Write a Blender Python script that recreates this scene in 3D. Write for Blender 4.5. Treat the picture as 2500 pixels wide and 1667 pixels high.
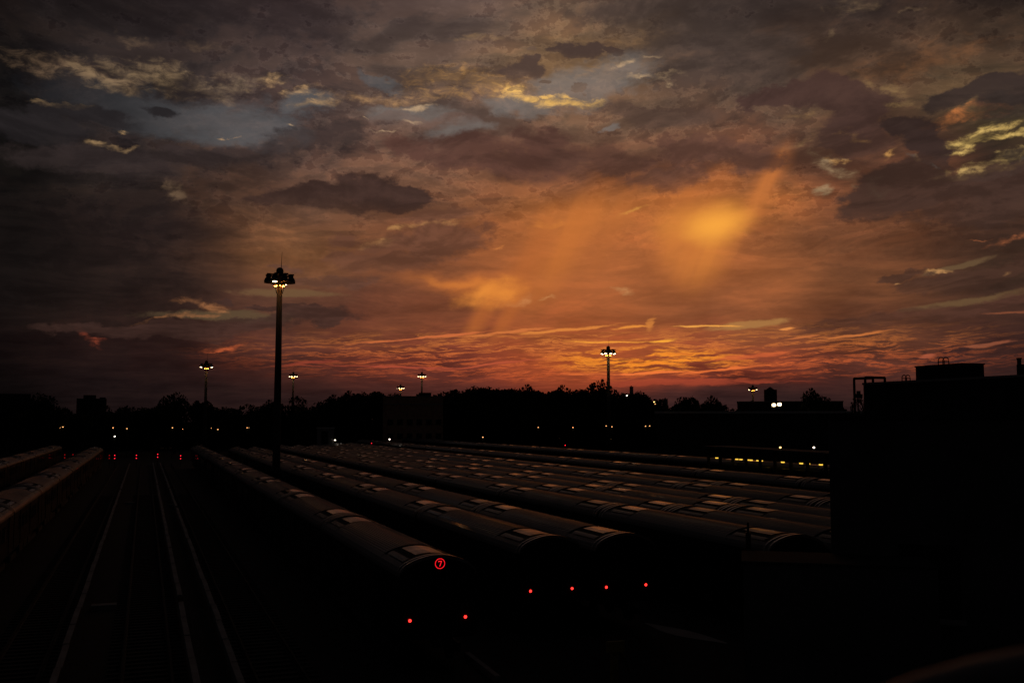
import bpy, bmesh, math, random
from mathutils import Vector, Matrix

for o in list(bpy.data.objects):
    bpy.data.objects.remove(o)
scene = bpy.context.scene
COL = scene.collection
rnd = random.Random(7)

# ----------------------------------------------------------------- camera
CAM_H = 8.05                       # metres above the rail heads, on the elevated platform
FPX, W0, H0 = 2430.0, 2500.0, 1667.0
YAW, PITCH = math.radians(20.2), math.radians(4.57)
cam_data = bpy.data.cameras.new('camera')
cam_data.sensor_width = 36.0
cam_data.lens = 36.0 * FPX / W0
cam_data.clip_start = 0.1
cam_data.clip_end = 20000
cam = bpy.data.objects.new('camera', cam_data)
COL.objects.link(cam)
cam.location = (0, 0, CAM_H)
cam.rotation_euler = (math.pi / 2 + PITCH, 0, -YAW)
scene.camera = cam
scene.view_settings.view_transform = 'Standard'
scene.view_settings.look = 'None'
scene.view_settings.exposure = 0
scene.view_settings.gamma = 1
scene.view_settings.use_curve_mapping = False


def sight(u, v):
    """direction in the world (azimuth from the track axis, elevation; degrees) of a place seen in the photograph"""
    x, y, z = (u - W0 / 2) / FPX, 1.0, (H0 / 2 - v) / FPX
    y2 = y * math.cos(PITCH) - z * math.sin(PITCH)
    z2 = y * math.sin(PITCH) + z * math.cos(PITCH)
    az = math.atan2(x, y2) + YAW
    el = math.atan2(z2, math.hypot(x, y2))
    return math.degrees(az), math.degrees(el)


def on_ground(u, v, z=0.0):
    az, el = sight(u, v)
    d = (z - CAM_H) / math.tan(math.radians(el))
    return Vector((d * math.sin(math.radians(az)), d * math.cos(math.radians(az)), z))


def at_range(u, v, d):
    """a point d metres away (measured over the ground) in that direction"""
    az, el = sight(u, v)
    a = math.radians(az)
    return Vector((d * math.sin(a), d * math.cos(a), CAM_H + d * math.tan(math.radians(el))))


def lin(c):
    out = []
    for q in c:
        q = q / 255.0
        out.append(q / 12.92 if q <= 0.04045 else ((q + 0.055) / 1.055) ** 2.4)
    return (out[0], out[1], out[2], 1.0)


# ----------------------------------------------------------------- world: a clouded sky after sunset
world = bpy.data.worlds.new('World')
scene.world = world
world.use_nodes = True
wt = world.node_tree
wt.nodes.clear()


class NG:
    """small helper for writing node trees"""
    def __init__(s, tree):
        s.t = tree

    def put(s, sock, v):
        if isinstance(v, bpy.types.NodeSocket):
            s.t.links.new(v, sock)
        elif v is not None:
            sock.default_value = v

    def math(s, op, a, b=None, c=None, clamp=False):
        n = s.t.nodes.new('ShaderNodeMath')
        n.operation = op
        n.use_clamp = clamp
        s.put(n.inputs[0], a)
        if b is not None: s.put(n.inputs[1], b)
        if c is not None: s.put(n.inputs[2], c)
        return n.outputs[0]

    def vmath(s, op, a, b=None):
        n = s.t.nodes.new('ShaderNodeVectorMath')
        n.operation = op
        s.put(n.inputs[0], a)
        if b is not None:
            s.put(n.inputs['Scale'] if op == 'SCALE' else n.inputs[1], b)
        return n.outputs['Value'] if op in ('LENGTH', 'DOT_PRODUCT') else n.outputs[0]

    def comb(s, x, y, z=0.0):
        n = s.t.nodes.new('ShaderNodeCombineXYZ')
        s.put(n.inputs[0], x); s.put(n.inputs[1], y); s.put(n.inputs[2], z)
        return n.outputs[0]

    def sep(s, v):
        n = s.t.nodes.new('ShaderNodeSeparateXYZ')
        s.put(n.inputs[0], v)
        return n.outputs

    def noise(s, vec, scale, detail=6, rough=0.55, dist=0.0, color=False, lac=2.0, dims='2D'):
        n = s.t.nodes.new('ShaderNodeTexNoise')
        n.noise_dimensions = dims
        s.put(n.inputs['Vector'], vec)
        n.inputs['Scale'].default_value = scale
        n.inputs['Detail'].default_value = detail
        n.inputs['Roughness'].default_value = rough
        n.inputs['Lacunarity'].default_value = lac
        n.inputs['Distortion'].default_value = dist
        return n.outputs['Color' if color else 'Fac']

    def mapping(s, vec, loc=(0, 0, 0), rot=0.0, scale=(1, 1, 1), kind='POINT'):
        n = s.t.nodes.new('ShaderNodeMapping')
        n.vector_type = kind
        s.put(n.inputs[0], vec)
        n.inputs['Location'].default_value = loc
        n.inputs['Rotation'].default_value = (0, 0, rot)
        n.inputs['Scale'].default_value = scale
        return n.outputs[0]

    def smooth(s, v, a, b, lo=0.0, hi=1.0):
        n = s.t.nodes.new('ShaderNodeMapRange')
        n.interpolation_type = 'SMOOTHSTEP'
        s.put(n.inputs[0], v)
        n.inputs[1].default_value = a; n.inputs[2].default_value = b
        n.inputs[3].default_value = lo; n.inputs[4].default_value = hi
        return n.outputs[0]

    def mix(s, fac, a, b, kind='MIX'):
        n = s.t.nodes.new('ShaderNodeMix')
        n.data_type = 'RGBA'
        n.blend_type = kind
        n.clamp_factor = True
        s.put(n.inputs['Factor'], fac)
        s.put(n.inputs[6], a); s.put(n.inputs[7], b)
        return n.outputs[2]

    def ramp(s, fac, stops, interp='LINEAR'):
        n = s.t.nodes.new('ShaderNodeValToRGB')
        cr = n.color_ramp
        cr.interpolation = interp
        while len(cr.elements) < len(stops):
            cr.elements.new(0.5)
        for e, (p, c) in zip(cr.elements, sorted(stops)):
            e.position = p
            e.color = c
        s.put(n.inputs[0], fac)
        return n.outputs[0]


# The sky is one node graph over direction.  Each group of clouds is a node group "colour so far -> colour",
# so that the graph stays small at any one place.
class Stage(NG):
    def __init__(s, name, ins, outs=(('Color', 'NodeSocketColor'),)):
        t = bpy.data.node_groups.new(name, 'ShaderNodeTree')
        for n, kind in ins: t.interface.new_socket(n, in_out='INPUT', socket_type=kind)
        for n, kind in outs: t.interface.new_socket(n, in_out='OUTPUT', socket_type=kind)
        super().__init__(t)
        s.i = t.nodes.new('NodeGroupInput').outputs
        s.o = t.nodes.new('NodeGroupOutput').inputs
        s.carried = {}

    def after(s, name, rot=0):
        """sky coordinates (turned by rot degrees) taken up only once the colour so far is known: keeps the shader's working set small"""
        if (name, 0) not in s.carried:
            n = s.t.nodes.new('ShaderNodeVectorMath'); n.operation = 'MULTIPLY_ADD'
            s.put(n.inputs[0], s.i['Color']); n.inputs[1].default_value = (1e-9, 1e-9, 1e-9); s.put(n.inputs[2], s.i[name])
            s.carried[(name, 0)] = n.outputs[0]
        if (name, rot) not in s.carried:
            s.carried[(name, rot)] = s.mapping(s.carried[(name, 0)], rot=math.radians(-rot))
        return s.carried[(name, rot)]

    def tex(s, name):
        """one of the shared cloud textures, likewise taken up late"""
        if name not in s.carried:
            if 'zero' not in s.carried:
                s.carried['zero'] = s.vmath('DOT_PRODUCT', s.i['Color'], (1e-9, 1e-9, 1e-9))
            s.carried[name] = s.math('ADD', s.i[name], s.carried['zero'])
        return s.carried[name]

    def ell(s, u, v, ru, rv, rot=0.0, warped='W'):
        """0 at the centre of an ellipse of sky, 1 at its rim; placed where the photograph shows it, radii in its pixels"""
        k = math.degrees(1 / FPX) * 0.97
        az, el = sight(u, v)
        r0 = min(FRAMES, key=lambda r: abs(r - rot))
        a = math.radians(-r0)
        cx, cy = az * math.cos(a) - el * math.sin(a), az * math.sin(a) + el * math.cos(a)
        n = s.t.nodes.new('ShaderNodeVectorMath'); n.operation = 'MULTIPLY_ADD'
        s.put(n.inputs[0], s.after(warped, r0))
        n.inputs[1].default_value = (1 / (ru * k), 1 / (rv * k), 0)
        n.inputs[2].default_value = (-cx / (ru * k), -cy / (rv * k), 0)
        return s.vmath('LENGTH', n.outputs[0])

    def union(s, items, warped='W'):
        d = None
        for it in items:
            e = s.ell(*it, warped=warped)
            d = e if d is None else s.math('SMOOTH_MIN', d, e, 0.15)
        return d


FRAMES = (-50, -28, -14, -6, 0, 6, 14, 28, 58)
FRAME_INS = [(w, 'NodeSocketVector') for w in 'WBSR']
NOISES = ('relief', 'plane', 'tatter', 'edge', 'grain', 'thin')
STAGE_INS = [('Color', 'NodeSocketColor')] + FRAME_INS + [(n, 'NodeSocketFloat') for n in NOISES] + [('az', 'NodeSocketFloat'), ('el', 'NodeSocketFloat')]

g = NG(wt)
tc = wt.nodes.new('ShaderNodeTexCoord')
dx, dy, dz = g.sep(tc.outputs['Generated'])
AZ = g.math('MULTIPLY', g.math('ARCTAN2', dx, dy), 180 / math.pi)
EL = g.math('MULTIPLY', g.math('ARCSINE', dz), 180 / math.pi)
SKY = g.comb(AZ, EL)                                        # degrees: azimuth from the tracks, elevation
# the cloud ceiling as a plane overhead, foreshortened towards the horizon
dzc = g.math('ADD', g.math('MAXIMUM', dz, 0.0), 0.085)
PLANE = g.comb(g.math('DIVIDE', dx, dzc), g.math('DIVIDE', dy, dzc))
# turbulence that warps every outline
wA = g.vmath('SUBTRACT', g.noise(g.vmath('MULTIPLY', SKY, (0.55, 1.0, 1)), 0.42, 6, 0.58, color=True), (0.5, 0.5, 0.5))
WSKY = g.vmath('ADD', SKY, g.vmath('MULTIPLY', wA, (4.4, 2.2, 0)))
wB = g.vmath('SUBTRACT', g.noise(g.vmath('MULTIPLY', SKY, (0.6, 1.0, 1)), 0.16, 3, 0.55, color=True), (0.5, 0.5, 0.5))
BSKY = g.vmath('ADD', SKY, g.vmath('MULTIPLY', wB, (7.0, 4.0, 0)))
common = {}
SSKY = g.vmath('ADD', SKY, g.vmath('MULTIPLY', wA, (1.5, 0.45, 0)))
common['W'], common['B'], common['S'], common['R'] = WSKY, BSKY, SSKY, SKY
common['plane'] = g.noise(g.mapping(PLANE, (4.2, 1.7, 0.3)), 1.55, 9, 0.62, 0.25)
common['tatter'] = g.noise(g.mapping(SKY, (7.7, 3.1, 0), rot=0.06, scale=(0.34, 1.0, 1)), 0.55, 8, 0.62, 0.2)
common['edge'] = g.noise(g.mapping(SKY, (1.2, 5.5, 0), rot=-0.02, scale=(0.75, 1.25, 1)), 1.05, 8, 0.64)
common['grain'] = g.noise(g.mapping(SKY, (0.3, 8.8, 0), rot=0.1, scale=(0.45, 1.0, 1)), 2.1, 7, 0.66, 0.4)
common['thin'] = g.noise(g.mapping(g.vmath('ADD', SKY, g.vmath('MULTIPLY', wA, (2.2, 0.75, 0))), (9.0, 1.0, 0), rot=math.radians(-4), scale=(0.30, 3.2, 1)), 1.3, 6, 0.62, 0.3)
common['az'], common['el'] = AZ, EL
# relief of the ceiling: undersides that face the afterglow catch it
rel = [g.noise(g.mapping(PLANE, off, scale=(1.0, 0.8, 1)), 2.6, 9, 0.60, 0.3) for off in ((1.3, 8.2, 0), (1.3 + 0.030, 8.2 + 0.052, 0))]
common['relief'] = g.math('SUBTRACT', rel[0], rel[1])
baz, bel, _ = g.sep(BSKY)


def apply_stage(st, sky):
    n = wt.nodes.new('ShaderNodeGroup')
    n.node_tree = st.t
    wt.links.new(sky, n.inputs['Color'])
    used = {l.from_socket.name for l in st.t.links if l.from_node.type == 'GROUP_INPUT'}
    for k, v in common.items():
        if k in used: wt.links.new(v, n.inputs[k])
    return n.outputs['Color']


# broad colour of the overcast by azimuth column and elevation
COLUMNS = {
    0:    [(0, (17, 14, 14)), (150, (21, 17, 17)), (300, (19, 17, 17)), (450, (19, 17, 16)), (600, (17, 14, 13)), (750, (18, 13, 12)), (850, (16, 10, 10)), (930, (13, 9, 9))],
    350:  [(0, (43, 35, 35)), (150, (47, 40, 39)), (300, (45, 39, 39)), (450, (41, 34, 32)), (600, (41, 31, 29)), (750, (46, 33, 29)), (850, (39, 25, 23)), (930, (27, 18, 18))],
    700:  [(0, (60, 48, 47)), (150, (66, 55, 53)), (300, (78, 64, 60)), (430, (86, 65, 56)), (540, (112, 76, 53)), (630, (120, 79, 50)), (720, (92, 60, 46)), (820, (88, 49, 40)), (890, (70, 38, 32)), (960, (42, 26, 25))],
    1050: [(0, (86, 72, 68)), (150, (94, 77, 67)), (300, (99, 80, 71)), (450, (112, 78, 59)), (600, (118, 74, 50)), (700, (118, 71, 48)), (800, (116, 65, 44)), (880, (112, 52, 40)), (945, (78, 40, 34)), (985, (52, 32, 31))],
    1400: [(0, (92, 75, 64)), (150, (124, 97, 71)), (300, (116, 89, 70)), (400, (104, 68, 51)), (490, (150, 92, 52)), (600, (166, 97, 54)), (700, (162, 92, 53)), (800, (156, 84, 47)), (880, (164, 76, 42)), (935, (132, 58, 40)), (965, (88, 46, 40)), (1000, (60, 36, 35))],
    1750: [(0, (60, 49, 45)), (150, (72, 60, 54)), (300, (86, 68, 57)), (400, (106, 70, 52)), (490, (168, 102, 52)), (600, (168, 99, 55)), (700, (148, 87, 52)), (800, (134, 78, 49)), (880, (138, 66, 43)), (925, (112, 50, 37)), (960, (66, 38, 34)), (1000, (52, 32, 31))],
    2100: [(0, (52, 44, 42)), (150, (76, 58, 47)), (300, (88, 66, 51)), (400, (92, 62, 48)), (500, (120, 74, 49)), (600, (116, 72, 47)), (700, (107, 66, 43)), (800, (98, 58, 41)), (880, (90, 49, 39)), (930, (56, 33, 31)), (985, (40, 27, 27))],
    2500: [(0, (24, 20, 20)), (120, (40, 32, 29)), (220, (72, 56, 44)), (330, (84, 71, 50)), (430, (56, 44, 37)), (520, (60, 43, 35)), (620, (59, 41, 33)), (720, (64, 46, 36)), (800, (58, 38, 32)), (880, (54, 33, 30)), (930, (37, 24, 24)), (985, (28, 20, 20))],
}
EL_MAX = 90.0
el_n = g.math('DIVIDE', g.math('MAXIMUM', bel, 0.0), EL_MAX)


def column(rows, high):
    stops = [(max(sight(1250, v)[1], 0) / EL_MAX, lin(c)) for v, c in rows]
    return g.ramp(el_n, stops + [(38 / EL_MAX, lin(high)), (1.0, lin((28, 27, 29)))])


cols = [(sight(u, 500)[0], column(r, h)) for (u, r), h in zip(
    sorted(COLUMNS.items()),
    [(22, 20, 20), (30, 27, 27), (38, 34, 33), (44, 38, 36), (44, 38, 36), (38, 33, 32), (32, 28, 27), (22, 20, 20)])]
EAST = [(0, (17, 16, 18)), (300, (18, 17, 19)), (900, (13, 12, 13))]
cols = [(cols[0][0] - 110, column(EAST, (20, 20, 22))), (cols[0][0] - 35, column(EAST, (19, 18, 20)))] + cols + \
       [(cols[-1][0] + 35, column(EAST, (19, 18, 20))), (cols[-1][0] + 100, column(EAST, (20, 20, 22)))]
sky = cols[0][1]
for (a0, _), (a1, c1) in zip(cols, cols[1:]):
    sky = g.mix(g.smooth(baz, a0, a1), sky, c1)
mott = g.math('ADD', g.math('MULTIPLY', common['plane'], 0.55), g.math('MULTIPLY', common['tatter'], 0.45))
sky = g.mix(1.0, sky, g.ramp(g.smooth(mott, 0.30, 0.70), [(0.0, (0.68, 0.66, 0.67, 1)), (0.5, (0.96, 0.95, 0.95, 1)), (1.0, (1.34, 1.27, 1.17, 1))]), 'MULTIPLY')

rmul = g.ramp(g.smooth(common['relief'], -0.085, 0.085), [(0.0, (0.74, 0.74, 0.77, 1)), (0.5, (1.0, 1.0, 1.0, 1)), (1.0, (1.38, 1.27, 1.18, 1))])
sky = g.mix(g.smooth(EL, 5.0, 16.0, 0.18, 0.85), sky, g.mix(1.0, sky, rmul, 'MULTIPLY'))
# ragged scud in the higher sky: darker puffs with a paler rim towards the light
scud = g.math('MULTIPLY_ADD', g.math('SUBTRACT', common['plane'], 0.5), 0.9, common['edge'])
hi = g.smooth(EL, 7.0, 13.0)
sky = g.vmath('SCALE', sky, g.math('MULTIPLY_ADD', g.math('MULTIPLY', g.smooth(scud, 0.47, 0.55), hi), 0.16, 1.0))
sky = g.mix(g.math('MULTIPLY', g.smooth(scud, 0.54, 0.62), g.math('MULTIPLY', hi, 0.85)), sky, g.vmath('MULTIPLY', sky, (0.64, 0.62, 0.65)))
plain = sky                       # the overcast alone, as it goes on all round and overhead

# clear sky showing through
GAPS = [(330, 268, 270, 62, -4), (600, 300, 130, 62, -6), (760, 262, 90, 30, 12), (925, 198, 60, 18, -20)]
GAPS2 = [(1440, 205, 190, 62, 12), (1290, 262, 120, 26, -4), (1120, 318, 110, 22, 8), (1000, 280, 120, 24, 0), (1490, 322, 40, 10, 15)]
GAPS3 = [(2440, 418, 110, 16, 18), (2250, 405, 60, 12, -30)]
for items, colr in ((GAPS, None), (GAPS2, (120, 113, 108)), (GAPS3, (92, 94, 88))):
    s = Stage('clear_sky', STAGE_INS)
    d = s.union(items)
    m = s.smooth(s.math('MULTIPLY_ADD', s.tex('tatter'), -0.6, s.math('MULTIPLY_ADD', s.tex('edge'), -0.9, d)), 0.42, -0.25)
    if colr is None:
        c = s.ramp(s.smooth(s.tex('az'), sight(60, 270)[0], sight(680, 270)[0]), [(0, lin((36, 36, 39))), (1, lin((92, 93, 95)))])
    else:
        c = lin(colr)
    lum = s.smooth(s.tex('tatter'), 0.3, 0.7, 0.82, 1.12)
    s.put(s.o[0], s.mix(s.math('MULTIPLY', m, 0.60), s.i['Color'], s.vmath('SCALE', c if colr is None else c[:3], lum)))
    sky = apply_stage(s, sky)
# long low gaps, olive and gold
s = Stage('low_gaps', STAGE_INS)
c = s.i['Color']
for u, v, ru, rv, rot, colr in ((560, 772, 190, 17, 3, (92, 74, 52)), (2390, 733, 200, 10, 6, (108, 82, 54)), (2330, 652, 95, 8, 14, (106, 82, 56)),
                                (1830, 790, 120, 11, 4, (172, 124, 70)), (700, 716, 150, 12, 0, (112, 84, 56))):
    m = s.smooth(s.math('MULTIPLY_ADD', s.tex('grain'), -0.7, s.math('MULTIPLY_ADD', s.tex('tatter'), -1.0, s.ell(u, v, ru, rv, rot, 'S'))), 0.22, -0.35)
    c = s.mix(s.math('MULTIPLY', m, 0.75), c, lin(colr))
s.put(s.o[0], c)
sky = apply_stage(s, sky)

# sunlit altocumulus
LIT = [
    ([(160, 165, 180, 24, -8), (90, 170, 60, 14, -20)], (122, 97, 74), 0.6),
    ([(370, 188, 150, 34, -5), (230, 190, 110, 22, -8)], (146, 120, 90), 0.72),
    ([(520, 214, 70, 16, -10), (590, 205, 60, 20, 10)], (140, 116, 92), 0.68),
    ([(135, 257, 46, 6, -4), (240, 350, 26, 6, 0), (290, 358, 30, 5, 4), (305, 320, 20, 3, 0)], (176, 142, 100), 0.9),
    ([(480, 118, 70, 12, -6), (350, 105, 50, 12, -20)], (88, 70, 56), 0.7),
    ([(790, 263, 70, 13, 12), (760, 236, 60, 9, 0), (545, 322, 10, 4, 0), (660, 200, 40, 16, 10)], (186, 148, 104), 0.9),
    ([(950, 240, 190, 18, 2)], (176, 134, 92), 0.8),
    ([(1110, 205, 150, 38, 4), (1190, 215, 130, 26, -5)], (186, 138, 84), 0.95),
    ([(1010, 300, 26, 4, 0), (945, 322, 22, 3, 0), (1030, 264, 26, 6, 8), (675, 305, 14, 3, 0), (890, 288, 10, 2, 0)], (206, 172, 132), 0.9),
    ([(1300, 240, 110, 15, -10), (1370, 238, 60, 6, 2), (1390, 252, 80, 12, -2)], (226, 176, 98), 1.0),
    ([(1400, 160, 170, 34, 2), (1500, 95, 200, 26, 3)], (156, 118, 80), 0.6),
    ([(1590, 142, 20, 4, 0), (1640, 188, 40, 5, 6), (1560, 200, 40, 5, 10), (1530, 165, 24, 8, 20)], (206, 170, 128), 0.9),
    ([(1670, 152, 80, 12, 16)], (146, 108, 80), 0.8),
    ([(1150, 86, 80, 12, 8)], (150, 118, 86), 0.7),
    ([(2240, 150, 150, 40, 10), (2350, 120, 110, 26, 6)], (124, 84, 56), 0.6),
    ([(2160, 225, 60, 22, -20), (2200, 262, 50, 8, 0)], (140, 110, 72), 0.7),
    ([(2330, 292, 100, 11, 16)], (186, 112, 62), 1.0),
    ([(2440, 265, 60, 14, 6)], (150, 94, 58), 0.9),
    ([(2390, 333, 80, 16, 8), (2445, 307, 55, 12, 14), (2500, 320, 60, 10, 10), (2360, 360, 40, 8, 10)], (226, 188, 108), 1.0),
    ([(2500, 365, 90, 12, 14), (2440, 395, 110, 14, 12)], (188, 156, 96), 0.8),
    ([(2345, 432, 80, 10, 14), (2430, 412, 70, 8, 18)], (206, 168, 102), 0.95),
    ([(2235, 402, 24, 12, -30), (2140, 382, 26, 8, 20), (2060, 388, 14, 7, 0), (2080, 320, 20, 14, -60)], (206, 150, 84), 0.85),
    ([(2145, 462, 42, 24, -50), (2060, 415, 60, 26, -60), (1980, 466, 36, 12, 0)], (160, 132, 98), 0.85),
    ([(1970, 280, 90, 12, 4), (1960, 345, 80, 12, 10)], (140, 106, 72), 0.6),
    ([(1545, 526, 42, 7, 4)], (248, 186, 84), 1.0),
    ([(1350, 548, 60, 14, 20)], (216, 134, 58), 0.7),
    ([(940, 598, 56, 12, -4), (1080, 545, 90, 12, 6), (985, 556, 50, 8, 12)], (178, 128, 78), 0.95),
    ([(1217, 612, 24, 6, 4)], (224, 138, 70), 1.0),
    ([(480, 742, 70, 14, -10), (420, 778, 90, 7, 4), (510, 762, 40, 12, -20)], (150, 98, 62), 0.85),
    ([(420, 470, 40, 24, -40), (400, 450, 16, 10, 0)], (106, 84, 64), 0.8),
    ([(205, 822, 42, 12, -30), (235, 832, 30, 6, 0)], (126, 58, 40), 0.9),
    ([(555, 843, 70, 9, 8), (520, 850, 46, 5, 4)], (196, 92, 52), 1.0),
    ([(1525, 714, 40, 7, -6), (1275, 725, 30, 9, 10), (1340, 722, 24, 4, 0)], (206, 150, 96), 0.8),
    ([(2290, 668, 24, 5, -10), (2440, 672, 16, 6, 10), (2210, 690, 12, 5, 20)], (206, 150, 92), 0.9),
    ([(2470, 587, 50, 10, 12), (2400, 580, 46, 3, 2)], (168, 98, 62), 0.95),
    ([(2080, 12, 90, 16, -4), (2230, 30, 26, 7, 20), (2012, 84, 16, 14, 60)], (110, 88, 66), 0.8),
]
for k in range(0, len(LIT), 4):
    s = Stage('lit_cloud', STAGE_INS)
    c = s.i['Color']
    fleck = s.smooth(s.math('MULTIPLY_ADD', s.tex('relief'), 1.1, s.tex('grain')), 0.36, 0.70)
    ragged = s.math('MULTIPLY_ADD', s.tex('grain'), -1.5, 0.75)
    lum = s.math('MULTIPLY', s.smooth(s.tex('tatter'), 0.3, 0.7, 0.76, 1.10), s.smooth(s.tex('relief'), -0.09, 0.09, 0.85, 1.15))
    for items, colr, amt in LIT[k:k + 4]:
        d = s.math('ADD', s.union(items), ragged)
        small = max(i[3] for i in items) <= 9
        m = s.smooth(d, 1.35, -0.45) if small else s.smooth(d, 1.15, -0.1)
        if not small:                 # broad fields break up into flecks
            m = s.math('MULTIPLY', m, s.math('MULTIPLY_ADD', fleck, 0.62, 0.38))
        c = s.mix(s.math('MULTIPLY', m, amt), c, s.vmath('SCALE', lin(colr)[:3], lum))
    s.put(s.o[0], c)
    sky = apply_stage(s, sky)

# rain shafts lit from behind: bright heads, streaked tails
streak = g.noise(g.mapping(g.mapping(SKY, rot=math.radians(-68)), scale=(0.06, 1.0, 1)), 0.62, 4, 0.5)
common['shaft'] = g.smooth(streak, 0.25, 0.75, 0.58, 1.10)

s = Stage('rain_shafts', STAGE_INS + [('shaft', 'NodeSocketFloat')])
c = s.i['Color']
# the right hand shaft ends along a clean slanting edge
az_, el_ = sight(1862, 540)
y0 = -math.sin(math.radians(58)) * az_ + math.cos(math.radians(58)) * el_
edge = s.smooth(s.sep(s.after('R', 58))[1], y0 - 0.9, y0 + 0.75)
for u, v, ru, rv, rot, colr, amt, tex, w, hi, lo in (
        (1500, 640, 640, 300, 0, (176, 99, 52), 0.40, 0, 'B', 1.0, 0.0),
        (1430, 530, 260, 90, 6, (200, 116, 55), 0.65, 1, 'R', 1.0, 0.0),
        (1380, 610, 260, 74, 58, (200, 114, 52), 0.75, 1, 'R', 1.0, 0.0),
        (1470, 600, 220, 50, 58, (180, 102, 52), 0.45, 1, 'R', 1.0, 0.0),
        (1290, 640, 200, 60, 58, (184, 102, 49), 0.55, 1, 'R', 1.0, 0.0),
        (1690, 470, 240, 70, 14, (190, 108, 53), 0.55, 1, 'R', 1.0, 0.0),
        (1862, 470, 170, 48, 58, (196, 114, 57), 0.80, 1, 'R', 1.0, 0.1),
        (1870, 448, 120, 24, 58, (198, 116, 58), 0.75, 1, 'R', 1.0, 0.1),
        (1700, 600, 150, 150, 0, (204, 118, 55), 0.80, 1, 'R', 1.0, 0.05),
        (1650, 610, 60, 130, 14, (206, 122, 56), 0.45, 1, 'R', 1.0, 0.0),
        (1745, 610, 150, 64, 58, (218, 132, 57), 0.65, 1, 'R', 1.0, 0.0),
        (1720, 542, 165, 66, 6, (220, 136, 58), 0.80, 0, 'S', 1.05, 0.0),
        (1755, 550, 105, 62, 14, (246, 164, 64), 1.0, 0, 'S', 1.05, 0.0),
        (1160, 700, 250, 56, -6, (200, 112, 52), 0.70, 1, 'W', 1.0, 0.0),
        (1130, 696, 140, 24, -6, (216, 126, 55), 0.55, 0, 'W', 1.0, 0.0),
        (1196, 722, 96, 42, 14, (234, 142, 58), 0.85, 0, 'W', 1.05, 0.0),
        (1170, 780, 110, 34, 58, (186, 102, 47), 0.65, 1, 'R', 1.0, 0.1),
        (1235, 780, 120, 28, 58, (182, 99, 47), 0.55, 1, 'R', 1.0, 0.1)):
    m = s.smooth(s.ell(u, v, ru, rv, rot, w), hi, lo)
    if u > 1600 and not (60 > rot > 50 and v < 460): m = s.math('MULTIPLY', m, edge)
    if tex: m = s.math('MULTIPLY', m, s.tex('shaft'))
    c = s.mix(s.math('MULTIPLY', m, amt), c, lin(colr))
s.put(s.o[0], c)
sky = apply_stage(s, sky)

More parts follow.
